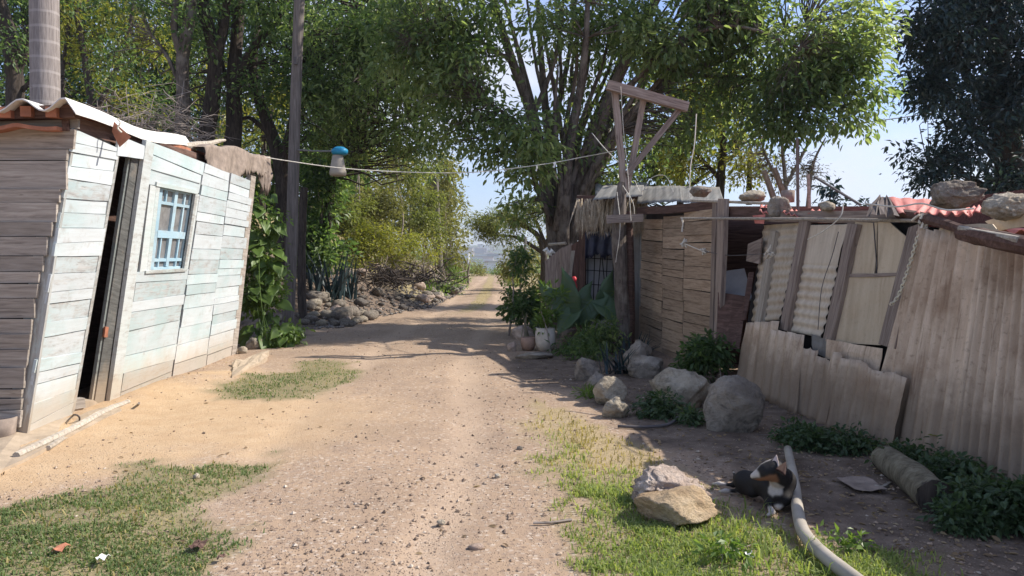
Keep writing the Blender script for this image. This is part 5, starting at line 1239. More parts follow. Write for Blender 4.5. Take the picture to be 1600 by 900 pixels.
# --- the broad tree right of the track
TY = 17.0
tb_ = Vector((at(878, 440, TY).x, TY, 0))
LIM = [
    ([tb_ - Vector((0, 0, .1))] + PX(TY, (876, 450), (874, 410), (880, 375)), [.50, .40, .36, .33]),
    (PX(TY, (872, 420), (862, 345, -.1), (848, 265, -.3), (832, 185, -.5), (800, 95, -.8), (775, 10, -1.1), (762, -70, -1.4)), [.24, .21, .18, .15, .11, .07]),
    (PX(TY, (874, 400, .2), (868, 320, .3), (858, 230, .4), (850, 140, .5), (842, 40, .6), (838, -70, .7)), [.22, .18, .15, .12, .08, .05]),
    (PX(TY, (880, 395, -.1), (882, 320, -.4), (888, 235, -.7), (905, 150, -1.0), (916, 60, -1.3), (920, -60, -1.6)), [.22, .19, .16, .13, .10, .05]),
    (PX(TY, (884, 390, .1), (898, 315), (922, 240, -.2), (948, 165, -.5), (985, 80, -.8), (1030, -10, -1.1), (1070, -90, -1.3)), [.27, .24, .21, .17, .13, .07]),
    (PX(TY, (888, 385), (912, 300, .2), (950, 225, .3), (1000, 170, .2), (1062, 118, 0), (1130, 92, -.3), (1195, 60, -.6), (1260, 40, -.8)), [.26, .23, .20, .16, .12, .08, .04]),
    (PX(TY, (893, 365, .2), (932, 270, .6), (968, 200, .9), (1010, 120, 1.2), (1060, 40, 1.5), (1120, -50, 1.8)), [.22, .19, .16, .12, .08, .05]),
    (PX(TY, (862, 350, -.2), (838, 290, -.6), (818, 225, -1.0), (795, 185, -1.5), (752, 150, -2)), [.11, .09, .07, .05, .03]),
    (PX(TY, (948, 170, -.4), (1000, 118, -.9), (1065, 62, -1.4), (1150, 40, -1.9), (1250, 75, -2.2)), [.10, .085, .07, .05, .03]),
    (PX(TY, (858, 230, .3), (880, 130, .8), (895, 40, 1.2), (890, -60, 1.5)), [.10, .085, .06, .04]),
    (PX(TY, (832, 185, -.5), (868, 90, -.7), (880, 0, -.9), (884, -70, -1)), [.09, .07, .05, .03]),
    (PX(TY, (1062, 118, 0), (1150, 120, -.4), (1240, 130, -.8), (1310, 150, -1.2)), [.08, .06, .045, .02]),
    (PX(TY, (800, 95, -.8), (740, 60, -1.3), (690, 40, -1.8), (640, 60, -2)), [.07, .05, .035, .02]),
    (PX(TY, (868, 360, -.3), (876, 300, -.6), (872, 240, -.8), (866, 180, -1), (872, 110, -1.2)), [.10, .09, .07, .06, .03]),
]
LIM = [(P_, [r_ * .70 for r_ in R_]) for P_, R_ in LIM]
rt = np.random.default_rng(3)
for k, ex in enumerate(np.linspace(775, 1150, 17)):               # the fan of slender upright stems
    sx_ = 868 + 26 * rt.random() + (ex - 900) * .05; dy_ = rt.uniform(-1.4, 1.6); ex = ex + rt.uniform(-14, 14)
    LIM.append((PX(TY, (sx_, 375, dy_ * .1), (sx_ + (ex - sx_) * .10 + rt.uniform(-6, 6), 290, dy_ * .3), (sx_ + (ex - sx_) * .30 + rt.uniform(-9, 9), 205, dy_ * .55), (sx_ + (ex - sx_) * .58 + rt.uniform(-12, 12), 110, dy_ * .8), (ex, rt.uniform(-60, 30), dy_)), [.085, .072, .06, .042, .022]))
BL = [B(690, 30, 15.5, 110, 70, 90), B(640, 95, 15.6, 85, 55, 60), B(745, 110, 15.2, 80, 60, 60), B(770, 195, 15.0, 55, 38, 22), B(838, 205, 14.8, 60, 45, 30), B(808, 262, 15.0, 55, 26, 20), B(700, 190, 15.4, 80, 40, 34),
      B(800, 40, 15.5, 80, 70, 50), B(880, 60, 16.5, 70, 60, 24), B(905, 200, 16.6, 50, 60, 20), B(960, 30, 16.5, 80, 50, 38), B(1060, 30, 16, 90, 55, 50), B(1150, 30, 16, 90, 60, 70), B(1110, 200, 16.5, 60, 40, 20),
      B(1240, 60, 15.6, 90, 75, 105), B(1310, 110, 15.2, 58, 50, 60), B(1255, 150, 15.4, 85, 45, 70), B(1330, 30, 15.4, 45, 45, 34), B(1180, 110, 16.2, 60, 45, 26), B(1320, 168, 15.2, 40, 20, 14), B(1010, 205, 17.5, 60, 60, 22), B(940, 290, 17.5, 40, 40, 14),
      B(1000, 90, 17.8, 70, 50, 30), B(820, 320, 16.5, 28, 30, 10), B(1070, 95, 16.5, 80, 40, 34), B(1130, 150, 16.2, 70, 40, 30), B(905, 120, 17.5, 60, 50, 22), B(960, 150, 18, 50, 50, 18), B(1200, 190, 16, 70, 26, 26), B(730, 235, 15.4, 50, 22, 12), B(1030, 55, 15.2, 80, 45, 44), B(1120, 5, 15.2, 90, 45, 60), B(1362, 92, 15, 22, 14, 9), B(1348, 192, 15, 22, 9, 6), B(1295, 188, 15, 42, 12, 14), B(1225, 205, 15.2, 40, 12, 10), B(1370, 50, 15, 16, 20, 8), B(1352, 140, 15, 30, 12, 10),
      B(700, -80, 16, 160, 50, 50), B(900, -90, 17, 220, 60, 90), B(1150, -80, 16.5, 200, 60, 230), B(1020, -190, 17, 300, 80, 230)]
tree('broad_tree', 'broad many limbed shade tree standing right of the track behind the thatched hut', tb_, LIM, BL, 'l_mid', 'bark', 15, .52, .15, .44, .5, 1.75, True, .9, wob=.05, reject=lambda C: (C[:, 1] < 11.0))

# --- trees behind the cabin on the left
def ltree(label, Y, limbs_px, rads, blobs, leaf='l_dark', bark='barkd', dens=1.0, size=.13, n_per=18, rad=.5, name='shade_tree', twigs=.6, gnd=None, group='dark trees behind the cabin', hexa=False, asp=.42):
    limbs = []
    f0 = limbs_px[0][0]; p = at(f0[0], f0[1], Y); bz = gz(p.x, Y); base = Vector((p.x, Y, bz - .15))
    for k, (pp_, rr) in enumerate(zip(limbs_px, rads)):
        P = PX(Y, *pp_)
        if k == 0: P = [base] + P
        limbs.append((P, rr))
    return tree(name, label, base, limbs, blobs, leaf, bark, n_per, rad, size, asp, .4, dens, hexa, twigs, group)
ltree('dark tree at the far left with a limb curving left of the palm', 19, [[(25, 190), (22, 100), (5, 20), (-20, -60)], [(22, 120), (48, 60), (60, -20)], [(26, 150), (60, 120), (100, 118)]], [[.24, .22, .18, .12], [.12, .08, .05], [.07, .05, .03]],
      [B(-20, 40, 18.5, 70, 80, 50), B(40, -40, 19, 110, 60, 70), B(20, 160, 20, 70, 60, 40)], dens=1.0)
ltree('pale barked tree forking just above the cabin roof', 17.5, [[(283, 230), (287, 160), (286, 90), (298, 20), (302, -60)], [(286, 95), (272, 40), (280, -30)], [(288, 150), (262, 90), (238, 55)]], [[.19, .17, .15, .13, .1], [.10, .08, .05], [.05, .04, .02]],
      [B(230, -20, 17.5, 100, 50, 60), B(300, 60, 18.6, 60, 60, 30), B(200, 110, 19.5, 70, 60, 40)], bark='bark')
ltree('dark slanting tree leaning right beside the pale forked tree', 18, [[(318, 260), (330, 170), (336, 90), (318, 10), (312, -60)], [(336, 110), (352, 30), (356, -40)]], [[.22, .20, .17, .14, .1], [.13, .10, .07]],
      [B(350, 30, 17.6, 70, 60, 50), B(320, -60, 18, 110, 50, 60), B(300, 170, 19.5, 60, 60, 36)])
ltree('tall straight dark tree in the middle of the left grove', 18.5, [[(358, 280), (366, 200), (366, 110), (372, 30), (376, -60)], [(366, 130), (400, 70), (440, 20), (460, -50)], [(366, 160), (345, 90), (342, 20)]], [[.25, .22, .19, .15, .1], [.13, .10, .07, .04], [.07, .05, .03]],
      [B(420, 20, 17.4, 80, 60, 60), B(400, 130, 18, 55, 60, 40), B(450, 90, 18.2, 60, 60, 44), B(400, -70, 18, 130, 50, 70)])
ltree('curved dark tree arching behind the utility pole', 19, [[(445, 330), (436, 250), (410, 170), (395, 110), (404, 40)], [(440, 260), (458, 180), (462, 100)], [(425, 215), (392, 185), (368, 190)]], [[.22, .20, .16, .12, .08], [.12, .10, .06], [.07, .05, .03]],
      [B(480, 150, 18, 70, 60, 60), B(430, 250, 20, 60, 50, 40), B(520, 60, 17.6, 70, 70, 70), B(500, 220, 18.6, 60, 40, 44)])
ltree('leafy tree whose boughs reach over the track from the left', 21, [[(508, 400), (514, 320), (528, 230), (560, 120), (590, 20)], [(530, 220), (600, 150), (670, 90)], [(522, 260), (560, 200), (640, 190)]], [[.15, .13, .11, .08, .05], [.07, .05, .03], [.06, .04, .03]],
      [B(560, 40, 17.5, 90, 70, 110), B(620, 50, 18.5, 90, 60, 90), B(560, 150, 17.2, 90, 55, 100), B(640, 150, 17.6, 80, 40, 70), B(610, 205, 17.4, 80, 36, 60), B(540, 215, 18, 60, 36, 44), B(680, 225, 17.2, 55, 26, 26), B(690, 120, 18, 70, 40, 50), B(650, 260, 19, 40, 22, 16), B(600, -50, 18.5, 170, 60, 90)], leaf='l_mid', name='leaning_tree', group=None, hexa=True, size=.13)
# yellow green trees in the sun behind
ltree('sunlit yellow green tree right of the palm trunk', 25, [[(150, 300), (148, 200), (135, 110), (120, 20)], [(146, 180), (190, 90), (210, 0)], [(100, 200), (98, 110), (110, 30)]], [[.16, .14, .12, .08], [.08, .06, .04], [.07, .06, .04]],
      [B(150, 40, 25, 75, 60, 70), B(215, 70, 25.5, 55, 60, 46), B(120, 120, 26, 60, 50, 40), B(190, 150, 26, 60, 40, 34), B(170, -50, 25, 120, 60, 70)], leaf='l_yel', bark='barkd', size=.17, rad=.6, group='yellow green trees behind the grove', name='young_tree')
ltree('yellow green thin tree glowing between the dark trunks', 27, [[(410, 330), (412, 220), (405, 140)], [(412, 220), (432, 150)]], [[.13, .1, .06], [.06, .03]],
      [B(425, 155, 26, 40, 40, 26), B(390, 210, 27, 60, 40, 30), B(300, 100, 28, 60, 60, 24)], leaf='l_yel', size=.18, rad=.6, group='yellow green trees behind the grove', name='young_tree')
# dense dark backing of the grove
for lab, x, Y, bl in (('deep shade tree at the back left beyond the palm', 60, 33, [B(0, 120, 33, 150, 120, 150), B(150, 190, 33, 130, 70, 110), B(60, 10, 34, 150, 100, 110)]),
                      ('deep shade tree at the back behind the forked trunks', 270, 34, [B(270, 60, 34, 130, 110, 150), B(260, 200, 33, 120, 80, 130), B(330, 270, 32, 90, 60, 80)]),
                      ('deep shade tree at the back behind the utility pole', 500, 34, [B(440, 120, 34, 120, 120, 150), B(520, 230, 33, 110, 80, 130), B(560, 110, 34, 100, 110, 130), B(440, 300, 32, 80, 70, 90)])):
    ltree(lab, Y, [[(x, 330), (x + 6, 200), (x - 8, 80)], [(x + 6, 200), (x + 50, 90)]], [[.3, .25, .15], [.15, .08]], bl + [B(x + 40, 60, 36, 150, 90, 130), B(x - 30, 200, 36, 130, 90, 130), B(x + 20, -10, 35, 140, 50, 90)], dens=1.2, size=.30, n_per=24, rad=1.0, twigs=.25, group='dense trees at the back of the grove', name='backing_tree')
# palm trunk behind the cabin
pb_ = at(67, 200, 12.8); pb_ = Vector((pb_.x, 12.8, 0)); pt = thing('palm_tree', 'thick straight grey palm trunk rising behind the cabin roof', 'palm', tuple(pb_))
top = at(64, -430, 12.8)
c_ = [pb_.lerp(top, t) for t in np.linspace(0, 1, 60)]; rr = [.235 - .02 * t for k, t in enumerate(np.linspace(0, 1, 60))]
MB().tube(c_, rr, 22, True).build('trunk', MAT['palm'], pt, smooth=True)
for k in range(14):
    a = k * 2.4; mb = MB(); L0 = 2.8; pts = [npv(top) + np.array([math.cos(a) * L0 * t, math.sin(a) * L0 * t, 1.3 * t - 2.0 * t * t]) for t in np.linspace(0, 1, 10)]
    mb.tube(pts, [.04, .012], 5); P = np.array(pts); tq = np.repeat(np.linspace(.15, 1, 30), 2)
    bp_ = np.stack([np.interp(tq, np.linspace(0, 1, 10), P[:, i]) for i in range(3)], 1); sg = np.tile([1, -1], 30)[:, None]
    V, Fs = leaf_geo(bp_, sg * np.array([-math.sin(a), math.cos(a), 0]) + np.array([math.cos(a) * .6, math.sin(a) * .6, -.7]), np.tile([0, 0, 1.0], (60, 1)), np.full(60, .75), np.full(60, .05), False)
    fq = Fs[0]; mb.add(V, (), fq); mb.build('frond', MAT['l_dark'], pt)

# --- hillside shrubs in the sun, left of the far track
def shrub(name, label, blobs, leaf, Y, px, size=.1, n_per=18, rad=.35, dens=1.25, stems=5, bark='twig', asp=.45, group=None, cat='shrub', hexa=False, twigs=.35, droop=.2):
    g = at(px, 420, Y); gzv_ = gz(g.x, Y); base = Vector((g.x, Y, gzv_ - .05)); limbs = []
    for k in range(stems):
        c, r, _ = blobs[k % len(blobs)]; c = npv(c) + RNG.normal(0, .3, 3) * npv(r)
        b0 = npv(base) + np.array([RNG.normal(0, .15) + (c[0] - base.x) * .5, RNG.normal(0, .15), 0]); b0[2] = gz(b0[0], b0[1]) - .05
        hgt_ = max(.05, c[2] - b0[2]); sr = min(.045, .02 * hgt_ + .002); limbs.append(([b0, (b0 + c) / 2 + RNG.normal(0, .06 * hgt_, 3), c], [sr, sr * .7, sr * .3]))
    return tree(name, label, base, limbs, blobs, leaf, bark, n_per, rad, size, asp, droop, dens, hexa, twigs, group, cat, nside=6)
shrub('hedge_shrub', 'tall yellow green shrub directly behind the blue capped lamp', [B(540, 300, 27, 45, 60, 60), B(520, 350, 26, 40, 40, 36), B(570, 260, 28, 40, 40, 36)], 'l_hedge', 27, 540, .13, rad=.40, n_per=34, asp=.5)
shrub('hedge_shrub', 'dusty olive shrub in the middle of the sunny hedge', [B(600, 330, 29, 45, 55, 60), B(590, 390, 28, 45, 30, 34), B(620, 270, 30, 35, 40, 30)], 'l_olive', 29, 600, .13, rad=.42, n_per=34, asp=.5)
shrub('hedge_shrub', 'bright yellow shrub low behind the orange stake', [B(585, 385, 26.5, 55, 34, 70), B(550, 400, 26, 45, 30, 50), B(640, 395, 28, 45, 30, 50)], 'l_yel', 26.5, 580, .11, rad=.38, n_per=30, asp=.5)
shrub('hedge_shrub', 'tall green shrub just left of the slim far pole', [B(655, 300, 35, 38, 65, 66), B(660, 370, 34, 38, 45, 46)], 'l_hedge', 35, 655, .15, rad=.48, n_per=34, asp=.5)
shrub('hedge_shrub', 'tall dull olive shrub at the end of the left hedge', [B(700, 320, 40, 26, 65, 70), B(700, 390, 40, 26, 38, 40), B(690, 260, 41, 26, 28, 24)], 'l_olive', 40, 700, .2, rad=.55, n_per=26, asp=.5)
shrub('hedge_shrub', 'shaded dark shrub between the hedge and the grove', [B(490, 300, 21, 45, 55, 60), B(505, 385, 20.4, 45, 34, 50), B(450, 380, 21, 40, 50, 44)], 'l_dark', 21, 480, .18, rad=.45, n_per=26, asp=.55)
shrub('hedge_shrub', 'dry greyish brush at the top of the rubble bank', [B(640, 415, 31, 45, 22, 40), B(610, 425, 29, 30, 14, 20)], 'l_grey', 31, 635, .09, rad=.35, twigs=1.0)
shrub('hedge_shrub', 'low fresh green bush at the foot of the slim far pole', [B(690, 436, 31, 34, 28, 66), B(672, 455, 29, 24, 16, 30)], 'l_vine', 31, 690, .12, rad=.35)
shrub('hedge_shrub', 'green scrub filling the back of the sunny hedge', [B(600, 320, 44, 100, 90, 220), B(690, 340, 50, 45, 80, 110), B(540, 350, 40, 80, 80, 150)], 'l_olive', 44, 600, .30, rad=.8, n_per=24, asp=.55)
# sword leaved plant by the rubble
def sword(name, label, px, py, n, ln, wd, mat, Y=None, spread=.5, lo=0.6):
    p = G(px, py) if Y is None else at(px, py, Y); z = gz(p.x, p.y); t = thing(name, label, 'plant', (p.x, p.y, z))
    for k in range(n):
        a = RNG.uniform(0, 6.28); l = ln * RNG.uniform(lo, 1.1); tl = RNG.uniform(.05, spread); q = np.array([p.x + RNG.normal(0, .12), p.y + RNG.normal(0, .12), z - .03])
        d = np.array([math.cos(a) * tl, math.sin(a) * tl, 1]); d /= np.linalg.norm(d); s_ = np.array([-math.sin(a), math.cos(a), 0]); P = np.zeros((2, 6, 3))
        for j in range(6):
            f = j / 5; w_ = wd * (1 - f ** 1.6) * (.55 + .9 * min(f, .4)) + .002; c = q + d * l * f + np.array([math.cos(a), math.sin(a), -.5]) * (.35 * tl * l * f * f)
            P[0, j] = c - s_ * w_; P[1, j] = c + s_ * w_
        nn_ = np.cross(s_, d)
        MB().grid(P, nn_, .004).build('leaf', MAT[mat], t)
    return t
for (lab, px, Y, n, ln) in (('dark sword leaved plant standing behind the stone heap', 520, 19.2, 26, 1.5), ('smaller dark sword leaved plant left of the tall one', 493, 18.8, 18, 1.1), ('sword leaved plant at the right of the dark clump', 545, 20.2, 18, 1.2)):
    p = at(px, 440, Y); sword('sword_plant', lab, 0, 0, 0, 1, .05, 'l_dark') if False else None
    t = None
    z = gz(p.x, Y); k2 = ray_pix(Vector((p.x, Y, z))); sword('sword_plant', lab, k2[0], k2[1], n, ln, .045, 'l_blue', Y)
# dry brushwood piles
def brush(name, label, px, py, Y, w, h, n, mat='twig', depth=1.0, r=.008):
    c = at(px, py, Y); mb = MB(); z0 = gz(c.x, c.y)
    for k in range(n):
        p = npv(c) + np.array([RNG.normal(0, w * .4), RNG.normal(0, depth * .4), 0]); p[2] = max(z0, c.z - h / 2) + abs(RNG.normal(0, h * .4))
        d = np.array([RNG.normal(), RNG.normal(), RNG.normal(0, .5)]); d /= np.linalg.norm(d); l = RNG.uniform(.3, .9)
        mb.tube([p - d * l / 2, p + RNG.normal(0, .05, 3), p + d * l / 2 + RNG.normal(0, .08, 3)], [r, r * 1.1, r * .5], 4, False)
    return tag(mb.build(name, MAT[mat], None), label, 'brushwood', kind='stuff')
brush('brushwood', 'grey tangle of dry twigs behind the cabin roof ridge', 215, 185, 14, 1.6, 1.0, 420, r=.006)
brush('brushwood', 'dead branches heaped over the rubble bank', 600, 465, 24, 2.0, .5, 420, mat='barkd', depth=4, r=.016)
brush('brushwood', 'thin dry stems on top of the rubble bank', 645, 425, 30, 2.0, .8, 180, depth=4, r=.014)

# --- leafy vine at the cabin corner: large leaves one by one, small foliage joined
vb = G(415, 548); vine = thing('leafy_vine', 'bushy vine with large fresh green leaves climbing beside the cabin corner', 'vine', tuple(vb))
vb0 = [B(405, 340, 13.4, 32, 36, 1), B(400, 410, 13.3, 38, 40, 1), B(400, 480, 13.1, 40, 45, 1), B(430, 525, 12.9, 45, 22, 1), B(428, 440, 13.6, 20, 60, 1)]
limbs = [([npv(vb) + np.array([RNG.normal(0, .2), .3, -.05]), npv(c) * .5 + npv(vb) * .5 + RNG.normal(0, .1, 3), npv(c) + np.array([0, 0, r[2] * .6])], [.011, .008, .004]) for c, r, _ in vb0]
mbv, _ = limbs_mesh(limbs, 5); mbv.build('stem', MAT['l_vine'], vine)
Cv = blob_points([(c, r, 60) for c, r, _ in vb0], 1.0)
V, Fs = clump_leaves(Cv, 14, .18, .085, .6, .5, True); tag(link(raw_mesh('foliage', V - npv(vb), Fs), 'foliage', MAT['l_vine'], vine, Matrix.Translation(vb)), kind='stuff')
def heart(l, w, n=7, cup=.12, fold=.18):
    """heart shaped leaf blade along +X, folded along its rib"""
    t = np.linspace(0, 1, n); hw = w * np.sin(math.pi * np.clip(t * .93 + .07, 0, 1) ** .62) * (1 - t ** 4); P = np.zeros((5, n, 3))
    for i, k in enumerate((-1, -.55, 0, .55, 1)):
        P[i, :, 0] = t * l - (.16 * l * (abs(k) ** 1.5)) * (1 - t) ** 3; P[i, :, 1] = k * hw; P[i, :, 2] = fold * abs(k) * hw - cup * l * t * t + .015 * l * np.sin(t * 16) * abs(k)
    return P
def leaf_mesh(P, name='leaf', th=.002):
    mb = MB().grid(P, (0, 0, 1), th); return raw_mesh(name, np.concatenate(mb.v), [np.concatenate(mb.q)], True)
hm = [leaf_mesh(heart(.24, .085)), leaf_mesh(heart(.20, .08, cup=.25)), leaf_mesh(heart(.22, .095, cup=.05, fold=.3))]
for q in hm: q.materials.append(MAT['l_vine'])
def aim(d, up=(0, 0, 1)):
    X = Vector(d).normalized(); Z = (Vector(up) - X * Vector(up).dot(X)).normalized(); return Matrix((X, Z.cross(X), Z)).transposed().to_4x4()
for k in range(110):
    c, r, _ = vb0[k % 5]; o_ = nrm(RNG.normal(0, 1, 3)); o_[1] = -abs(o_[1]); p = npv(c) + o_ * npv(r) * 1.0
    if p[2] < .08: p[2] = .08
    d = o_ * .6 + np.array([RNG.normal(0, .4), -.35, -.7]); s_ = RNG.uniform(.7, 1.5)
    link(hm[k % 3], 'leaf', None, vine, Matrix.Translation(Vector(p)) @ aim(d, (RNG.normal(.3, .4), -.5, .8)) @ Matrix.Scale(s_, 4))

# --- dark bush by the track, potted plant, elephant ears, garden greens
shrub('dark_bush', 'dark upright leafy bush beside the track left of the flowerpots', [B(812, 425, 14.6, 14, 40, 20), B(815, 470, 14.5, 25, 32, 56), B(835, 490, 14.3, 24, 26, 34), B(800, 470, 14.8, 14, 30, 18)], 'l_dark', 14.5, 815, .10, n_per=16, rad=.2, asp=.55, hexa=True)
shrub('potted_plant', 'pale leaved plant growing in the dusty white flowerpot', [(pot1 + Vector((0, 0, .28)), (.22, .2, .25), 26), (pot1 + Vector((.05, 0, .55)), (.25, .2, .2), 16)], 'l_vine', pot1.y, 852, .11, n_per=9, rad=.13, asp=.34, cat='plant', stems=4, droop=-.3, hexa=True)
sword('potted_cactus', 'pale upright cactus stems behind the brown flowerpot', 822, 520, 7, .55, .03, 'l_grey', 13.6, .25)
ep = G(918, 545); ear = thing('elephant_ear', 'elephant ear plant with huge heart shaped leaves before the hut', 'plant', tuple(ep))
def ear_blade(l, w, n=16):
    t = np.linspace(0, 1, n); K = np.linspace(-1, 1, 11); P = np.zeros((11, n, 3))
    hw = w * np.clip(np.sin(math.pi * (t * .74 + .26)) ** .75, 0, 1) * (1 - t ** 5)
    for i, k in enumerate(K):
        a_ = abs(k); wv_ = .022 * l * math.sin(9 * k) * a_
        P[i, :, 0] = t * l - .42 * l * a_ ** 1.6 * (1 - t) ** 2.2; P[i, :, 1] = k * hw * (1 + .05 * np.sin(t * 21 + k * 3) * a_)
        P[i, :, 2] = .30 * a_ * hw - .30 * l * t * t + wv_ + .03 * l * np.sin(t * 17) * a_ ** 2
    return P
big = leaf_mesh(ear_blade(1.0, .40), th=.004)
vm_ = MB().tube([(t, 0, -.30 * t * t - .004) for t in np.linspace(-.02, .97, 10)], [.016, .004], 5, False)
for t0 in (.06, .18, .32, .46, .6):
    for sg_ in (-1, 1): vm_.tube([(t0 + .16 * q, sg_ * .30 * q * (1 - t0 * .7), -.30 * (t0 + .16 * q) ** 2 + .30 * .30 * q * (1 - t0 * .7) + .004) for q in np.linspace(0, 1, 4)], [.008, .003], 4, False)
veins = raw_mesh('leaf_vein', np.concatenate(vm_.v), [np.concatenate(vm_.q)], True); veins.materials.append(MAT['l_vine']); big.materials.append(MAT['l_ear'])
for (px, py, Y, px2, py2, s_, upv) in ((872, 452, 12.3, 898, 500, .72, (-.2, -1, .35)), (925, 468, 12.5, 892, 508, .62, (.1, -1, .45)), (962, 452, 12.9, 930, 512, .66, (.2, -1, .5)), (945, 478, 12.4, 975, 505, .5, (.3, -1, .5)), (905, 470, 12.9, 920, 516, .55, (-.1, -1, .4)), (893, 490, 12.2, 868, 520, .42, (-.4, -1, .6))):
    a = at(px, py, Y); b_ = at(px2, py2, Y - .15); d = (b_ - a)
    lf = link(big, 'leaf', None, ear, Matrix.Translation(a) @ aim(d, upv) @ Matrix.Scale(s_, 4))
    link(veins, 'leaf_vein', None, lf, WM[lf.name].copy())
    MB().tube(curve([ep + Vector((RNG.normal(0, .08), RNG.normal(0, .06), 0)), (ep + a) / 2 + Vector((0, .12, .12)), a + d * .12 * s_ / max(d.length, .1)], 10), [.028, .018, .012], 6).build('stalk', MAT['l_vine'], ear, smooth=True)
shrub('garden_plant', 'leafy green plant below the forked post', [B(960, 525, 11.8, 45, 26, 44), B(925, 535, 11.9, 36, 18, 24)], 'l_mid', 11.8, 950, .10, n_per=12, rad=.2, asp=.4, cat='plant', hexa=True)
shrub('garden_plant', 'dark ferny plant between the garden rocks and the hut', [B(915, 550, 11.2, 34, 18, 26), B(890, 545, 11.6, 24, 16, 14)], 'l_dark', 11.3, 910, .10, n_per=12, rad=.2, asp=.3, cat='plant')
sword('garden_plant', 'spiky bluish rosette plant behind the cream rocks', 965, 582, 34, .42, .02, 'l_blue', None, 1.3)
sword('garden_plant', 'spiky bluish rosette plant higher up by the board wall', 1000, 556, 28, .45, .02, 'l_blue', None, 1.3)
shrub('garden_plant', 'leafy dark bush beside the shed doorway above the boulder', [B(1107, 560, 8.9, 38, 32, 90), B(1085, 575, 9.0, 24, 22, 34)], 'l_dark', 8.9, 1105, .08, n_per=12, rad=.14, asp=.5, cat='bush', hexa=True)
shrub('garden_plant', 'low dark weeds in front of the broad pale rock', [Bg(1030, 638, .07, 52, 20, 70), Bg(1088, 655, .05, 24, 14, 24)], 'l_weed', 7.6, 1040, .06, n_per=12, rad=.1, asp=.45, cat='weeds', hexa=True)
shrub('garden_plant', 'bright tufted weed at the left of the small cream rocks', [B(920, 622, 8.1, 18, 15, 18)], 'l_vine', 8.1, 920, .09, n_per=10, rad=.1, asp=.2, cat='weeds', droop=-.5)
# weeds along the foot of the tin
for lab, bl_, px, Y in (('dark weeds at the foot of the tin left of the log', [Bg(1310, 694, .05, 64, 17, 70), Bg(1255, 690, .06, 36, 20, 40)], 1300, 6.1), ('dark weeds between the log and the tin sheets', [Bg(1430, 718, .09, 52, 22, 56), Bg(1490, 742, .10, 50, 24, 60)], 1450, 5.5),
                        ('dense dark weeds at the right of the log end', [Bg(1530, 790, .10, 75, 36, 150), Bg(1595, 800, .12, 60, 40, 130), Bg(1500, 815, .06, 40, 20, 50)], 1550, 4.7), ('small weeds beside the pipe end under the boulder', [Bg(1240, 680, .06, 34, 16, 36)], 1235, 6.6)):
    shrub('weed_patch', lab, bl_, 'l_weed', Y, px, .042, n_per=20, rad=.11, dens=1.25, asp=.6, cat='weeds', hexa=True, twigs=.5, stems=4)
shrub('weed_patch', 'yellowish leafy weed growing against the tin sheet', [B(1495, 685, 5.35, 14, 9, 8)], 'l_yel', 5.35, 1495, .07, n_per=7, rad=.06, asp=.5, cat='weeds', stems=2)
for lab, px, py in (('bright weed tuft in the lawn below the lawn rocks', 1135, 880), ('bright weed tuft beside the bent pipe', 1312, 858)):
    g = G(px, py); shrub('weed_patch', lab, [((g.x, g.y, .05), (.13, .10, .05), 14)], 'l_vine', g.y, px, .045, n_per=9, rad=.06, asp=.5, cat='weeds', stems=2)

# --- trees behind the sheds on the right
def rtree(name, label, Y, x, limbs_px, rads, blobs, leaf, bark, **k):
    return ltree(label, Y, limbs_px, rads, blobs, leaf=leaf, bark=bark, name=name, group=None, **k)
rtree('young_tree', 'yellow green tree behind the grey roof sheets', 19, 0, [[(1120, 400), (1125, 300), (1130, 220), (1120, 150)], [(1125, 280), (1080, 230)], [(1128, 240), (1180, 190)], [(1170, 320), (1172, 230)]], [[.14, .12, .1, .06], [.06, .04], [.06, .03], [.08, .05]],
      [B(1110, 130, 19.5, 80, 50, 80), B(1130, 195, 19, 60, 36, 44), B(1065, 262, 19, 45, 40, 40), B(1175, 245, 18.6, 40, 40, 40), B(1110, 250, 19.4, 50, 40, 36)], 'l_yel', 'barkd', size=.13, rad=.42)
rtree('young_tree', 'mid green tree filling the gap behind the yellow green tree', 24, 0, [[(1060, 400), (1065, 280), (1075, 200)], [(1064, 300), (1150, 240)]], [[.16, .12, .07], [.08, .04]],
      [B(1050, 220, 24, 90, 70, 130), B(1150, 190, 24, 80, 70, 100), B(1085, 110, 24, 110, 60, 130), B(1000, 280, 24, 70, 60, 70), B(950, 300, 25, 50, 60, 44)], 'l_mid', 'barkd', size=.18, rad=.6)
rtree('bare_tree', 'pale bare twiggy tree behind the thin pole', 17.5, 0, [[(1225, 400), (1228, 300), (1222, 220), (1230, 160)], [(1228, 290), (1260, 230), (1275, 190)], [(1226, 300), (1195, 240), (1185, 190)], [(1260, 340), (1270, 260), (1290, 215)]], [[.08, .06, .04, .02], [.045, .03, .015], [.045, .03, .015], [.05, .035, .015]],
      [B(1230, 240, 17.5, 55, 60, 90), B(1275, 250, 17.8, 30, 50, 40), B(1190, 230, 17.5, 40, 50, 40)], 'l_grey', 'twig', size=.075, n_per=8, rad=.4, twigs=1.0)
rtree('small_tree', 'little dark leaved tree top showing beside the slanting rod', 12.5, 0, [[(1296, 420), (1296, 330), (1298, 290)]], [[.03, .02, .01]], [B(1300, 296, 12.5, 16, 14, 8), B(1306, 318, 12.5, 26, 8, 8)], 'l_blue', 'barkd', size=.14, n_per=8, rad=.15)
rtree('small_tree', 'tiny dark plant top by the curled red sheet', 12, 0, [[(1350, 420), (1350, 325)]], [[.03, .015]], [B(1351, 318, 12, 9, 7, 5)], 'l_blue', 'barkd', size=.12, n_per=8, rad=.1)
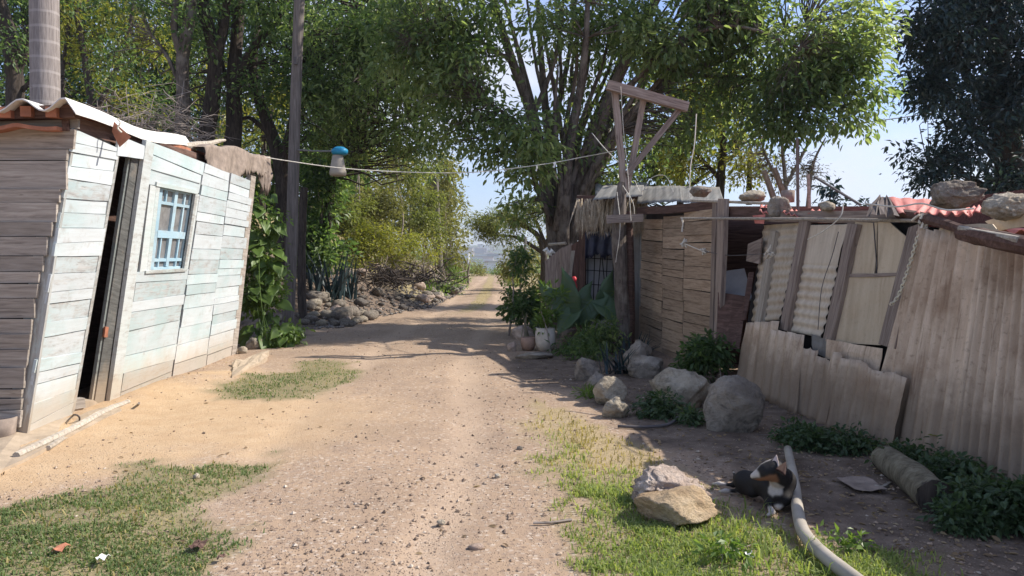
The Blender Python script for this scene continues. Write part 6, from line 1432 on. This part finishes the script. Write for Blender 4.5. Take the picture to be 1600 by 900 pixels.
rtree('dark_tree', 'huge dark bluish tree towering over the right end of the shed', 19, 0, [[(1590, 400), (1585, 300), (1570, 200), (1560, 80), (1555, -60)], [(1583, 280), (1520, 200), (1470, 130)], [(1575, 220), (1640, 120), (1680, 20)], [(1572, 210), (1500, 100), (1460, 10)], [(1586, 320), (1500, 270), (1450, 255)]],
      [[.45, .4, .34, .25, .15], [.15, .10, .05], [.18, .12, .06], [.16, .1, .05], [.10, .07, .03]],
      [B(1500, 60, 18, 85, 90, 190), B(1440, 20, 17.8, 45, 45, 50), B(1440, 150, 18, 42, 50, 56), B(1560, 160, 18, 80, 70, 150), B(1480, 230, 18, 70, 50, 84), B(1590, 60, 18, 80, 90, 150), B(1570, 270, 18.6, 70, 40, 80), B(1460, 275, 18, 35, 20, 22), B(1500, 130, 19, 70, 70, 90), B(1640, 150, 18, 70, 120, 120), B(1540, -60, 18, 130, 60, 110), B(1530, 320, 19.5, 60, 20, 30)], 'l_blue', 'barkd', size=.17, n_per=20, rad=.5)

# --- far end of the track
rtree('acacia_tree', 'flat topped feathery tree spreading beyond the broad trunk', 33, 0, [[(850, 440), (850, 400), (838, 365), (800, 345), (760, 340)], [(848, 395), (810, 372), (775, 368)], [(852, 380), (830, 335), (790, 318)], [(850, 390), (870, 340), (880, 320)]], [[.22, .18, .13, .09, .05], [.09, .07, .04], [.09, .07, .04], [.1, .08, .05]],
      [B(810, 333, 32.5, 55, 10, 90), B(780, 350, 32, 48, 7, 70), B(830, 350, 33, 40, 9, 60), B(762, 364, 32, 34, 6, 34), B(840, 320, 33, 40, 10, 50), B(742, 348, 32, 30, 9, 26), B(800, 372, 32, 40, 6, 34)], 'l_hedge', 'barkd', size=.13, n_per=26, rad=.5, twigs=1.0, asp=.3)
shrub('far_bush', 'rounded mid green bush beyond the dark bush right of the track', [B(815, 410, 36, 36, 26, 66), B(845, 425, 34, 26, 26, 40), B(790, 425, 38, 20, 18, 26), B(835, 385, 36, 26, 14, 20)], 'l_olive', 36, 815, .17, rad=.5)
shrub('far_bush', 'grey green bush low at the right verge of the far track', [B(792, 436, 48, 16, 12, 26), B(805, 445, 42, 14, 14, 24)], 'l_mid', 46, 795, .17, rad=.45)
shrub('far_bush', 'grey green bush at the crest of the track', [B(745, 424, 66, 16, 8, 24)], 'l_olive', 66, 745, .22, rad=.7)
shrub('far_bush', 'low dark bush at the right of the crest', [B(779, 425, 70, 12, 5, 16), B(765, 427, 75, 14, 4, 14)], 'l_mid', 70, 780, .22, rad=.7)
shrub('far_bush', 'dark shrub by the stick fence at the end of the hedge', [B(715, 440, 44, 16, 14, 26), B(722, 455, 40, 12, 8, 14)], 'l_mid', 44, 716, .15, rad=.45)
sf = at(718, 435, 46); stf = thing('stick_fence', 'crooked fence of bare sticks at the far end of the hedge', 'fence', (sf.x, 46, gz(sf.x, 46)))
for k in range(13):
    px = 706 + k * 2.2; p = at(px, 440, 46 - k * .1); z = gz(p.x, p.y)
    MB().tube([(p.x, p.y, z - .1), (p.x + RNG.normal(0, .06), p.y, z + .6), (p.x + RNG.normal(0, .12), p.y, z + RNG.uniform(1.0, 1.5))], [.05, .045, .03], 5).build('stake', MAT['twig'], stf)

# distant town in the valley
cmats = [plain('town_wall_white', (.70, .68, .64), .9, .05, 2), plain('town_wall_cream', (.58, .50, .40), .9, .08, 2), plain('town_wall_grey', (.36, .36, .37), .9, .08, 2), plain('town_wall_rose', (.48, .30, .24), .9, .08, 2)]
rg = np.random.default_rng(21)
for k in range(72):
    Y = rg.uniform(700, 2300); px = rg.uniform(690, 812); p = at(px, 410, Y); z = gz(p.x, Y)
    w, d, h = rg.uniform(12, 34), rg.uniform(10, 20), rg.choice([4, 6, 7, 9, 12, 18], p=[.15, .2, .25, .2, .1, .1])
    if k % 9 == 0: w = rg.uniform(40, 70); h = 7
    ci = int(rg.choice(4, p=[.45, .28, .17, .10])); mt = cmats[ci]
    lb = '%s %s building with %s roof in the hazy town beyond the track' % ('long low' if w > 35 else 'tall' if h > 10 else 'small', ('white', 'cream', 'grey', 'rose')[ci], 'grey' if k % 3 else 'rose')
    t = thing('town_building', lb, 'building', (p.x, Y, z), 'buildings of the distant town: ' + lb.split(' building')[0] + (' grey' if k % 3 else ' rose'))
    mb = MB().box((p.x, Y, z + h / 2 - .5), (w / 2, d / 2, h / 2 + .5)); o = link(raw_mesh('wall', np.concatenate(mb.v) - np.array([p.x, Y, z]), [np.concatenate(mb.q)]), 'wall', mt, t, Matrix.Translation((p.x, Y, z)))
    mb = MB().box((p.x, Y, z + h + .25), (w / 2 + .3, d / 2 + .3, .24)); link(raw_mesh('roof', np.concatenate(mb.v) - np.array([p.x, Y, z]), [np.concatenate(mb.q)]), 'roof', cmats[2] if k % 3 else cmats[3], t, Matrix.Translation((p.x, Y, z)))
# far woods that read as one mass
n = 2600; yw = 90 * (2600 / 90) ** RNG.random(n); xw = np.array([at(px, 410, y).x for px, y in zip(RNG.uniform(640, 860, n), yw)])
keep = ~((np.abs(xw - (xl(yw) + xr(yw)) / 2) < 2.5) & (yw < 130)); xw, yw = xw[keep], yw[keep]
Cw = np.stack([xw, yw, gh(xw, yw) + np.clip(yw * .0025, .5, 2.2)], 1); nper = 22; c = np.repeat(Cw, nper, 0); sc = np.repeat(np.clip(yw * .0042, .9, 4.5), nper)[:, None]
off = nrm(RNG.normal(0, 1, c.shape)) * np.array([1.2, 1, .7]); V, Fs = leaf_geo(c + off * sc * RNG.random((len(c), 1)) ** .5, off + RNG.normal(0, .4, c.shape), np.array([0, 0, 1.]) + RNG.normal(0, .4, c.shape), sc[:, 0] * .6, sc[:, 0] * .35, False)
tag(link(raw_mesh('far_woods', V, Fs), 'far_woods', MAT['l_mid']), 'scrubby woods spreading over the valley below the town', 'woods', kind='stuff')

# fallen leaves on the shaded soil
def d_lit(x, y):
    g, s, so, f, d = masks(x, y); return so * .9 + .05
lx, ly = scatter(2600, -5.5, 4.2, 3.6, 22, d_lit); n = len(lx); a = RNG.uniform(0, 6.28, n)
V, Fs = leaf_geo(np.stack([lx, ly, gh(lx, ly) + .006], 1), np.stack([np.cos(a), np.sin(a), RNG.normal(0, .25, n)], 1), np.array([0, 0, 1.]) + RNG.normal(0, .3, (n, 3)), RNG.uniform(.02, .06, n), RNG.uniform(.01, .028, n), True)
lm = leafmat('fallen_dry_leaves', [(.10, .065, .04), (.19, .13, .075), (.30, .22, .13), (.40, .33, .22)], .15, .9)
tag(link(raw_mesh('leaf_litter', V, Fs), 'leaf_litter', lm), 'dry fallen leaves scattered over the shaded soil', 'leaves', kind='stuff')

# ------------------------------------------------------------------ DOG
D = {}
def dn(k, px, py, z, r): D[k] = (G(px, py, z), r)
dn('hip', 1164, 752, .095, .062); dn('loin', 1180, 754, .105, .066); dn('rib', 1203, 758, .12, .078); dn('shoulder', 1222, 752, .15, .076); dn('chest', 1212, 771, .095, .058)
dn('neck', 1217, 744, .21, .062); dn('skull', 1208, 734, .255, .062); dn('brow', 1197, 737, .245, .049); dn('muzzle', 1186, 742, .222, .032); dn('nose', 1177, 744, .214, .022)
dn('knee_a', 1176, 768, .06, .036); dn('hock_a', 1156, 767, .025, .017); dn('foot_a', 1134, 767, .018, .015); dn('toe_a', 1124, 768, .014, .014)
dn('knee_b', 1158, 752, .06, .034); dn('hock_b', 1146, 758, .022, .016); dn('foot_b', 1124, 756, .018, .015); dn('toe_b', 1114, 756, .013, .013)
dn('elbow_a', 1197, 768, .085, .036); dn('wrist_a', 1200, 787, .045, .020); dn('paw_a', 1206, 800, .018, .019); dn('pawtip_a', 1200, 805, .014, .015)
dn('elbow_b', 1228, 780, .07, .034); dn('wrist_b', 1216, 792, .03, .019); dn('paw_b', 1208, 793, .016, .017)
dn('tail1', 1150, 746, .07, .018); dn('tail2', 1146, 738, .03, .012)
names = list(D)
ed = [('rib', 'loin'), ('loin', 'hip'), ('rib', 'shoulder'), ('rib', 'chest'), ('shoulder', 'chest'), ('shoulder', 'neck'), ('neck', 'skull'), ('skull', 'brow'), ('brow', 'muzzle'), ('muzzle', 'nose'), ('hip', 'knee_a'), ('knee_a', 'hock_a'), ('hock_a', 'foot_a'), ('foot_a', 'toe_a'),
      ('hip', 'knee_b'), ('knee_b', 'hock_b'), ('hock_b', 'foot_b'), ('foot_b', 'toe_b'), ('chest', 'elbow_a'), ('elbow_a', 'wrist_a'), ('wrist_a', 'paw_a'), ('paw_a', 'pawtip_a'), ('shoulder', 'elbow_b'), ('elbow_b', 'wrist_b'), ('wrist_b', 'paw_b'), ('hip', 'tail1'), ('tail1', 'tail2')]
def blend_body(name, joints, bones, res, kk):
    """one smooth skin over tapered bones: distance field, then naive surface nets"""
    P = np.array([list(j[0]) for j in joints.values()]); Rr = np.array([j[1] for j in joints.values()]); ix = {k: i for i, k in enumerate(joints)}
    lo = (P - Rr[:, None]).min(0) - 3 * res; hi = (P + Rr[:, None]).max(0) + 3 * res
    ax = [np.arange(lo[i], hi[i], res) for i in range(3)]; X = np.stack(np.meshgrid(*ax, indexing='ij'), -1); Fd = np.full(X.shape[:3], 0.0)
    for a_, b_ in bones:
        a, b2, ra, rb = P[ix[a_]], P[ix[b_]], Rr[ix[a_]], Rr[ix[b_]]; e = b2 - a
        t = np.clip(((X - a) @ e) / max(e @ e, 1e-9), 0, 1); dd_ = np.linalg.norm(X - a - t[..., None] * e, axis=-1) - (ra + (rb - ra) * t)
        Fd += np.exp(np.clip(-dd_ / kk, -60, 60))
    Fd = -kk * np.log(np.maximum(Fd, 1e-30)) + kk * .55
    s = Fd < 0; n = np.array(s.shape) - 1
    cnt = np.zeros(n); acc = np.zeros((*n, 3)); crn = [(i, j, k) for i in (0, 1) for j in (0, 1) for k in (0, 1)]
    def cut(c): return tuple(slice(c[i], c[i] + n[i]) for i in range(3))
    for p in crn:
        for axi in range(3):
            if p[axi]: continue
            q = list(p); q[axi] = 1; f0, f1 = Fd[cut(p)], Fd[cut(q)]; m_ = s[cut(p)] != s[cut(q)]
            t = np.where(m_, f0 / np.where(np.abs(f0 - f1) < 1e-12, 1, f0 - f1), 0); v = np.zeros((*n, 3)); v[:] = p; v[..., axi] += t
            acc += v * m_[..., None]; cnt += m_
    act = cnt > 0; idx = -np.ones(n, int); idx[act] = np.arange(act.sum()); base = np.argwhere(act)
    V = lo + res * (base + acc[act] / cnt[act][:, None]); quads = []
    for axi in range(3):
        o1, o2 = [(axi + 1) % 3, (axi + 2) % 3]
        e0 = [slice(1, n[i]) for i in range(3)]; e0[axi] = slice(0, n[axi]); e1 = list(e0); e1[axi] = slice(1, n[axi] + 1)
        a, b2 = s[tuple(e0)], s[tuple(e1)]; loc = np.argwhere(a != b2); fl = a[a != b2]
        off = np.array([1, 1, 1]); off[axi] = 0; loc = loc + off; d1 = np.zeros(3, int); d1[o1] = 1; d2 = np.zeros(3, int); d2[o2] = 1
        g_ = lambda l: idx[l[:, 0], l[:, 1], l[:, 2]]
        q = np.stack([g_(loc - d1 - d2), g_(loc - d2), g_(loc), g_(loc - d1)], 1); q[~fl] = q[~fl][:, ::-1]; quads.append(q)
    return raw_mesh(name, V, np.concatenate(quads), True)
dme = blend_body('body', D, ed, .0062, .010)
V = np.zeros(len(dme.vertices) * 3); dme.vertices.foreach_get('co', V); V = V.reshape(-1, 3)
KP = np.array([list(D[k][0]) for k in names]); KR = np.array([D[k][1] for k in names])
dist = np.linalg.norm(V[:, None] - KP[None], axis=2) / KR[None]
black, white, tan = (.016, .014, .014), (.50, .45, .40), (.26, .125, .07)
cmap = {k: black for k in names}
for k in ('foot_a', 'toe_a', 'foot_b', 'toe_b', 'paw_a', 'pawtip_a', 'paw_b', 'wrist_b', 'chest', 'hock_a', 'tail2'): cmap[k] = white if k != 'chest' else black
CC = np.array([cmap[names[i]] for i in np.argmin(dist, 1)])
sx = fbm(V[:, 0] * 30, V[:, 1] * 30, V[:, 2] * 30, 2) - .5
hd = npv(D['skull'][0]); mz_ = npv(D['muzzle'][0]); br_ = npv(D['brow'][0])
nearhead = np.minimum.reduce([np.linalg.norm(V - hd, axis=1), np.linalg.norm(V - mz_, axis=1), np.linalg.norm(V - br_, axis=1)])
axis = nrm((mz_ - hd)[None])[0]; side = nrm(np.cross(axis, [0, 0, 1])[None])[0]
rel = V - hd; lat = np.abs(rel @ side); alo = rel @ axis; hgt = rel[:, 2] - alo * axis[2]
inh = nearhead < .075
CC[inh & (hgt < -.008 + sx * .03) & (alo > .0)] = tan
CC[inh & (alo > .088) & (hgt > .0)] = white
CC[inh & (lat < .006) & (hgt > .01) & (alo > -.01)] = white
CC[np.linalg.norm(V - npv(D['nose'][0]), axis=1) < .014] = (.02, .015, .015)
nk = npv(D['neck'][0]); CC[(np.linalg.norm(V - (nk * .45 + npv(D['chest'][0]) * .55) - np.array([-.03, -.04, 0]), axis=1) < .052 + sx * .03)] = white
qv = np.zeros(len(dme.loops), np.int32); dme.loops.foreach_get('vertex_index', qv); qv = qv.reshape(-1, 4)
for _ in range(3):                                               # fur patches run into each other
    sm = np.zeros_like(CC); ct = np.zeros(len(CC))
    for i in range(4):
        for j in (1, 3): np.add.at(sm, qv[:, i], CC[qv[:, (i + j) % 4]]); np.add.at(ct, qv[:, i], 1)
    CC = .45 * CC + .55 * sm / np.maximum(ct, 1)[:, None]
ca = dme.attributes.new('fur', 'FLOAT_COLOR', 'POINT'); ca.data.foreach_set('color', np.concatenate([CC, np.ones((len(CC), 1))], 1).astype(np.float32).ravel())
fm, N, L, b = newmat('short_dog_fur'); A = N.new('ShaderNodeAttribute'); A.attribute_name = 'fur'; fn = nz(N, L, mapv(N, L, (60, 60, 60)), 3, 4)
L.new(mix(N, L, .35, A.outputs['Color'], ramp(N, L, fn, [(.3, .55), (.7, 1.1)]), 'MULTIPLY'), b.inputs['Base Color']); bump(N, L, b, fn, .5, .004); b.inputs['Roughness'].default_value = .65
dme.materials.append(fm)
dog = thing('dog', 'small black white and tan dog lying beside the bent pipe', 'dog', tuple(G(1200, 785)))
dl0 = npv(dog.location); me2 = dme; co = (V - dl0).astype(np.float32); me2.vertices.foreach_set('co', co.ravel())
link(me2, 'body', None, dog, Matrix.Translation(dog.location))
def ear_mesh(base, tip, w, nv, mat):
    base, tip = npv(base), npv(tip); d = tip - base; s_ = np.cross(d, nv); s_ /= np.linalg.norm(s_); P = np.zeros((5, 6, 3))
    for j in range(6):
        f = j / 5; hw = w * (1 - f ** 1.5) + .001
        for i, k in enumerate(np.linspace(-1, 1, 5)): P[i, j] = base + d * f + s_ * k * hw - npv(nv) * (abs(k) ** 2) * hw * .6 * -1
    return MB().grid(P, nv, .005).build('ear', mat, dog, smooth=True)
earw = plain('pale_ear_inside', (.50, .40, .36), .8, .1); eard = plain('dark_brown_ear', (.045, .022, .017), .8, .3)
ear_mesh(G(1211, 729, .285), G(1213, 711, .345), .026, np.array([-.6, -.8, 0]), earw)
ear_mesh(G(1219, 738, .27), G(1228, 722, .315), .030, np.array([-.4, -.9, 0]), eard)
bl = plain('dog_eye', (.01, .008, .006), .15, .1)
s0 = br_ * .8 + mz_ * .2
mbe = MB(); V0, F0 = ico(2); eye = s0 + side * (.024 if (side[1] < 0) else -.024) + np.array([0, 0, .020])
link(raw_mesh('eye', V0 * .007, F0, True), 'eye', bl, dog, Matrix.Translation(Vector(eye)))

# ------------------------------------------------------------------ AIR
HAZE = 0.0003
mb = MB().box((0, 2100, 70), (2600, 2190, 130))
o = mb.build('haze', None, None)
hm_ = bpy.data.materials.new('valley_air'); hm_.use_nodes = True; hn = hm_.node_tree.nodes; hn.clear()
om = hn.new('ShaderNodeOutputMaterial'); pv = hn.new('ShaderNodeVolumePrincipled'); pv.inputs['Density'].default_value = HAZE; pv.inputs['Color'].default_value = (.80, .87, .97, 1)
pv.inputs['Anisotropy'].default_value = 0.2
hm_.node_tree.links.new(pv.outputs[0], om.inputs['Volume'])
o.data.materials.append(hm_)
tag(o, 'thin pale air over the valley', 'haze', kind='stuff')
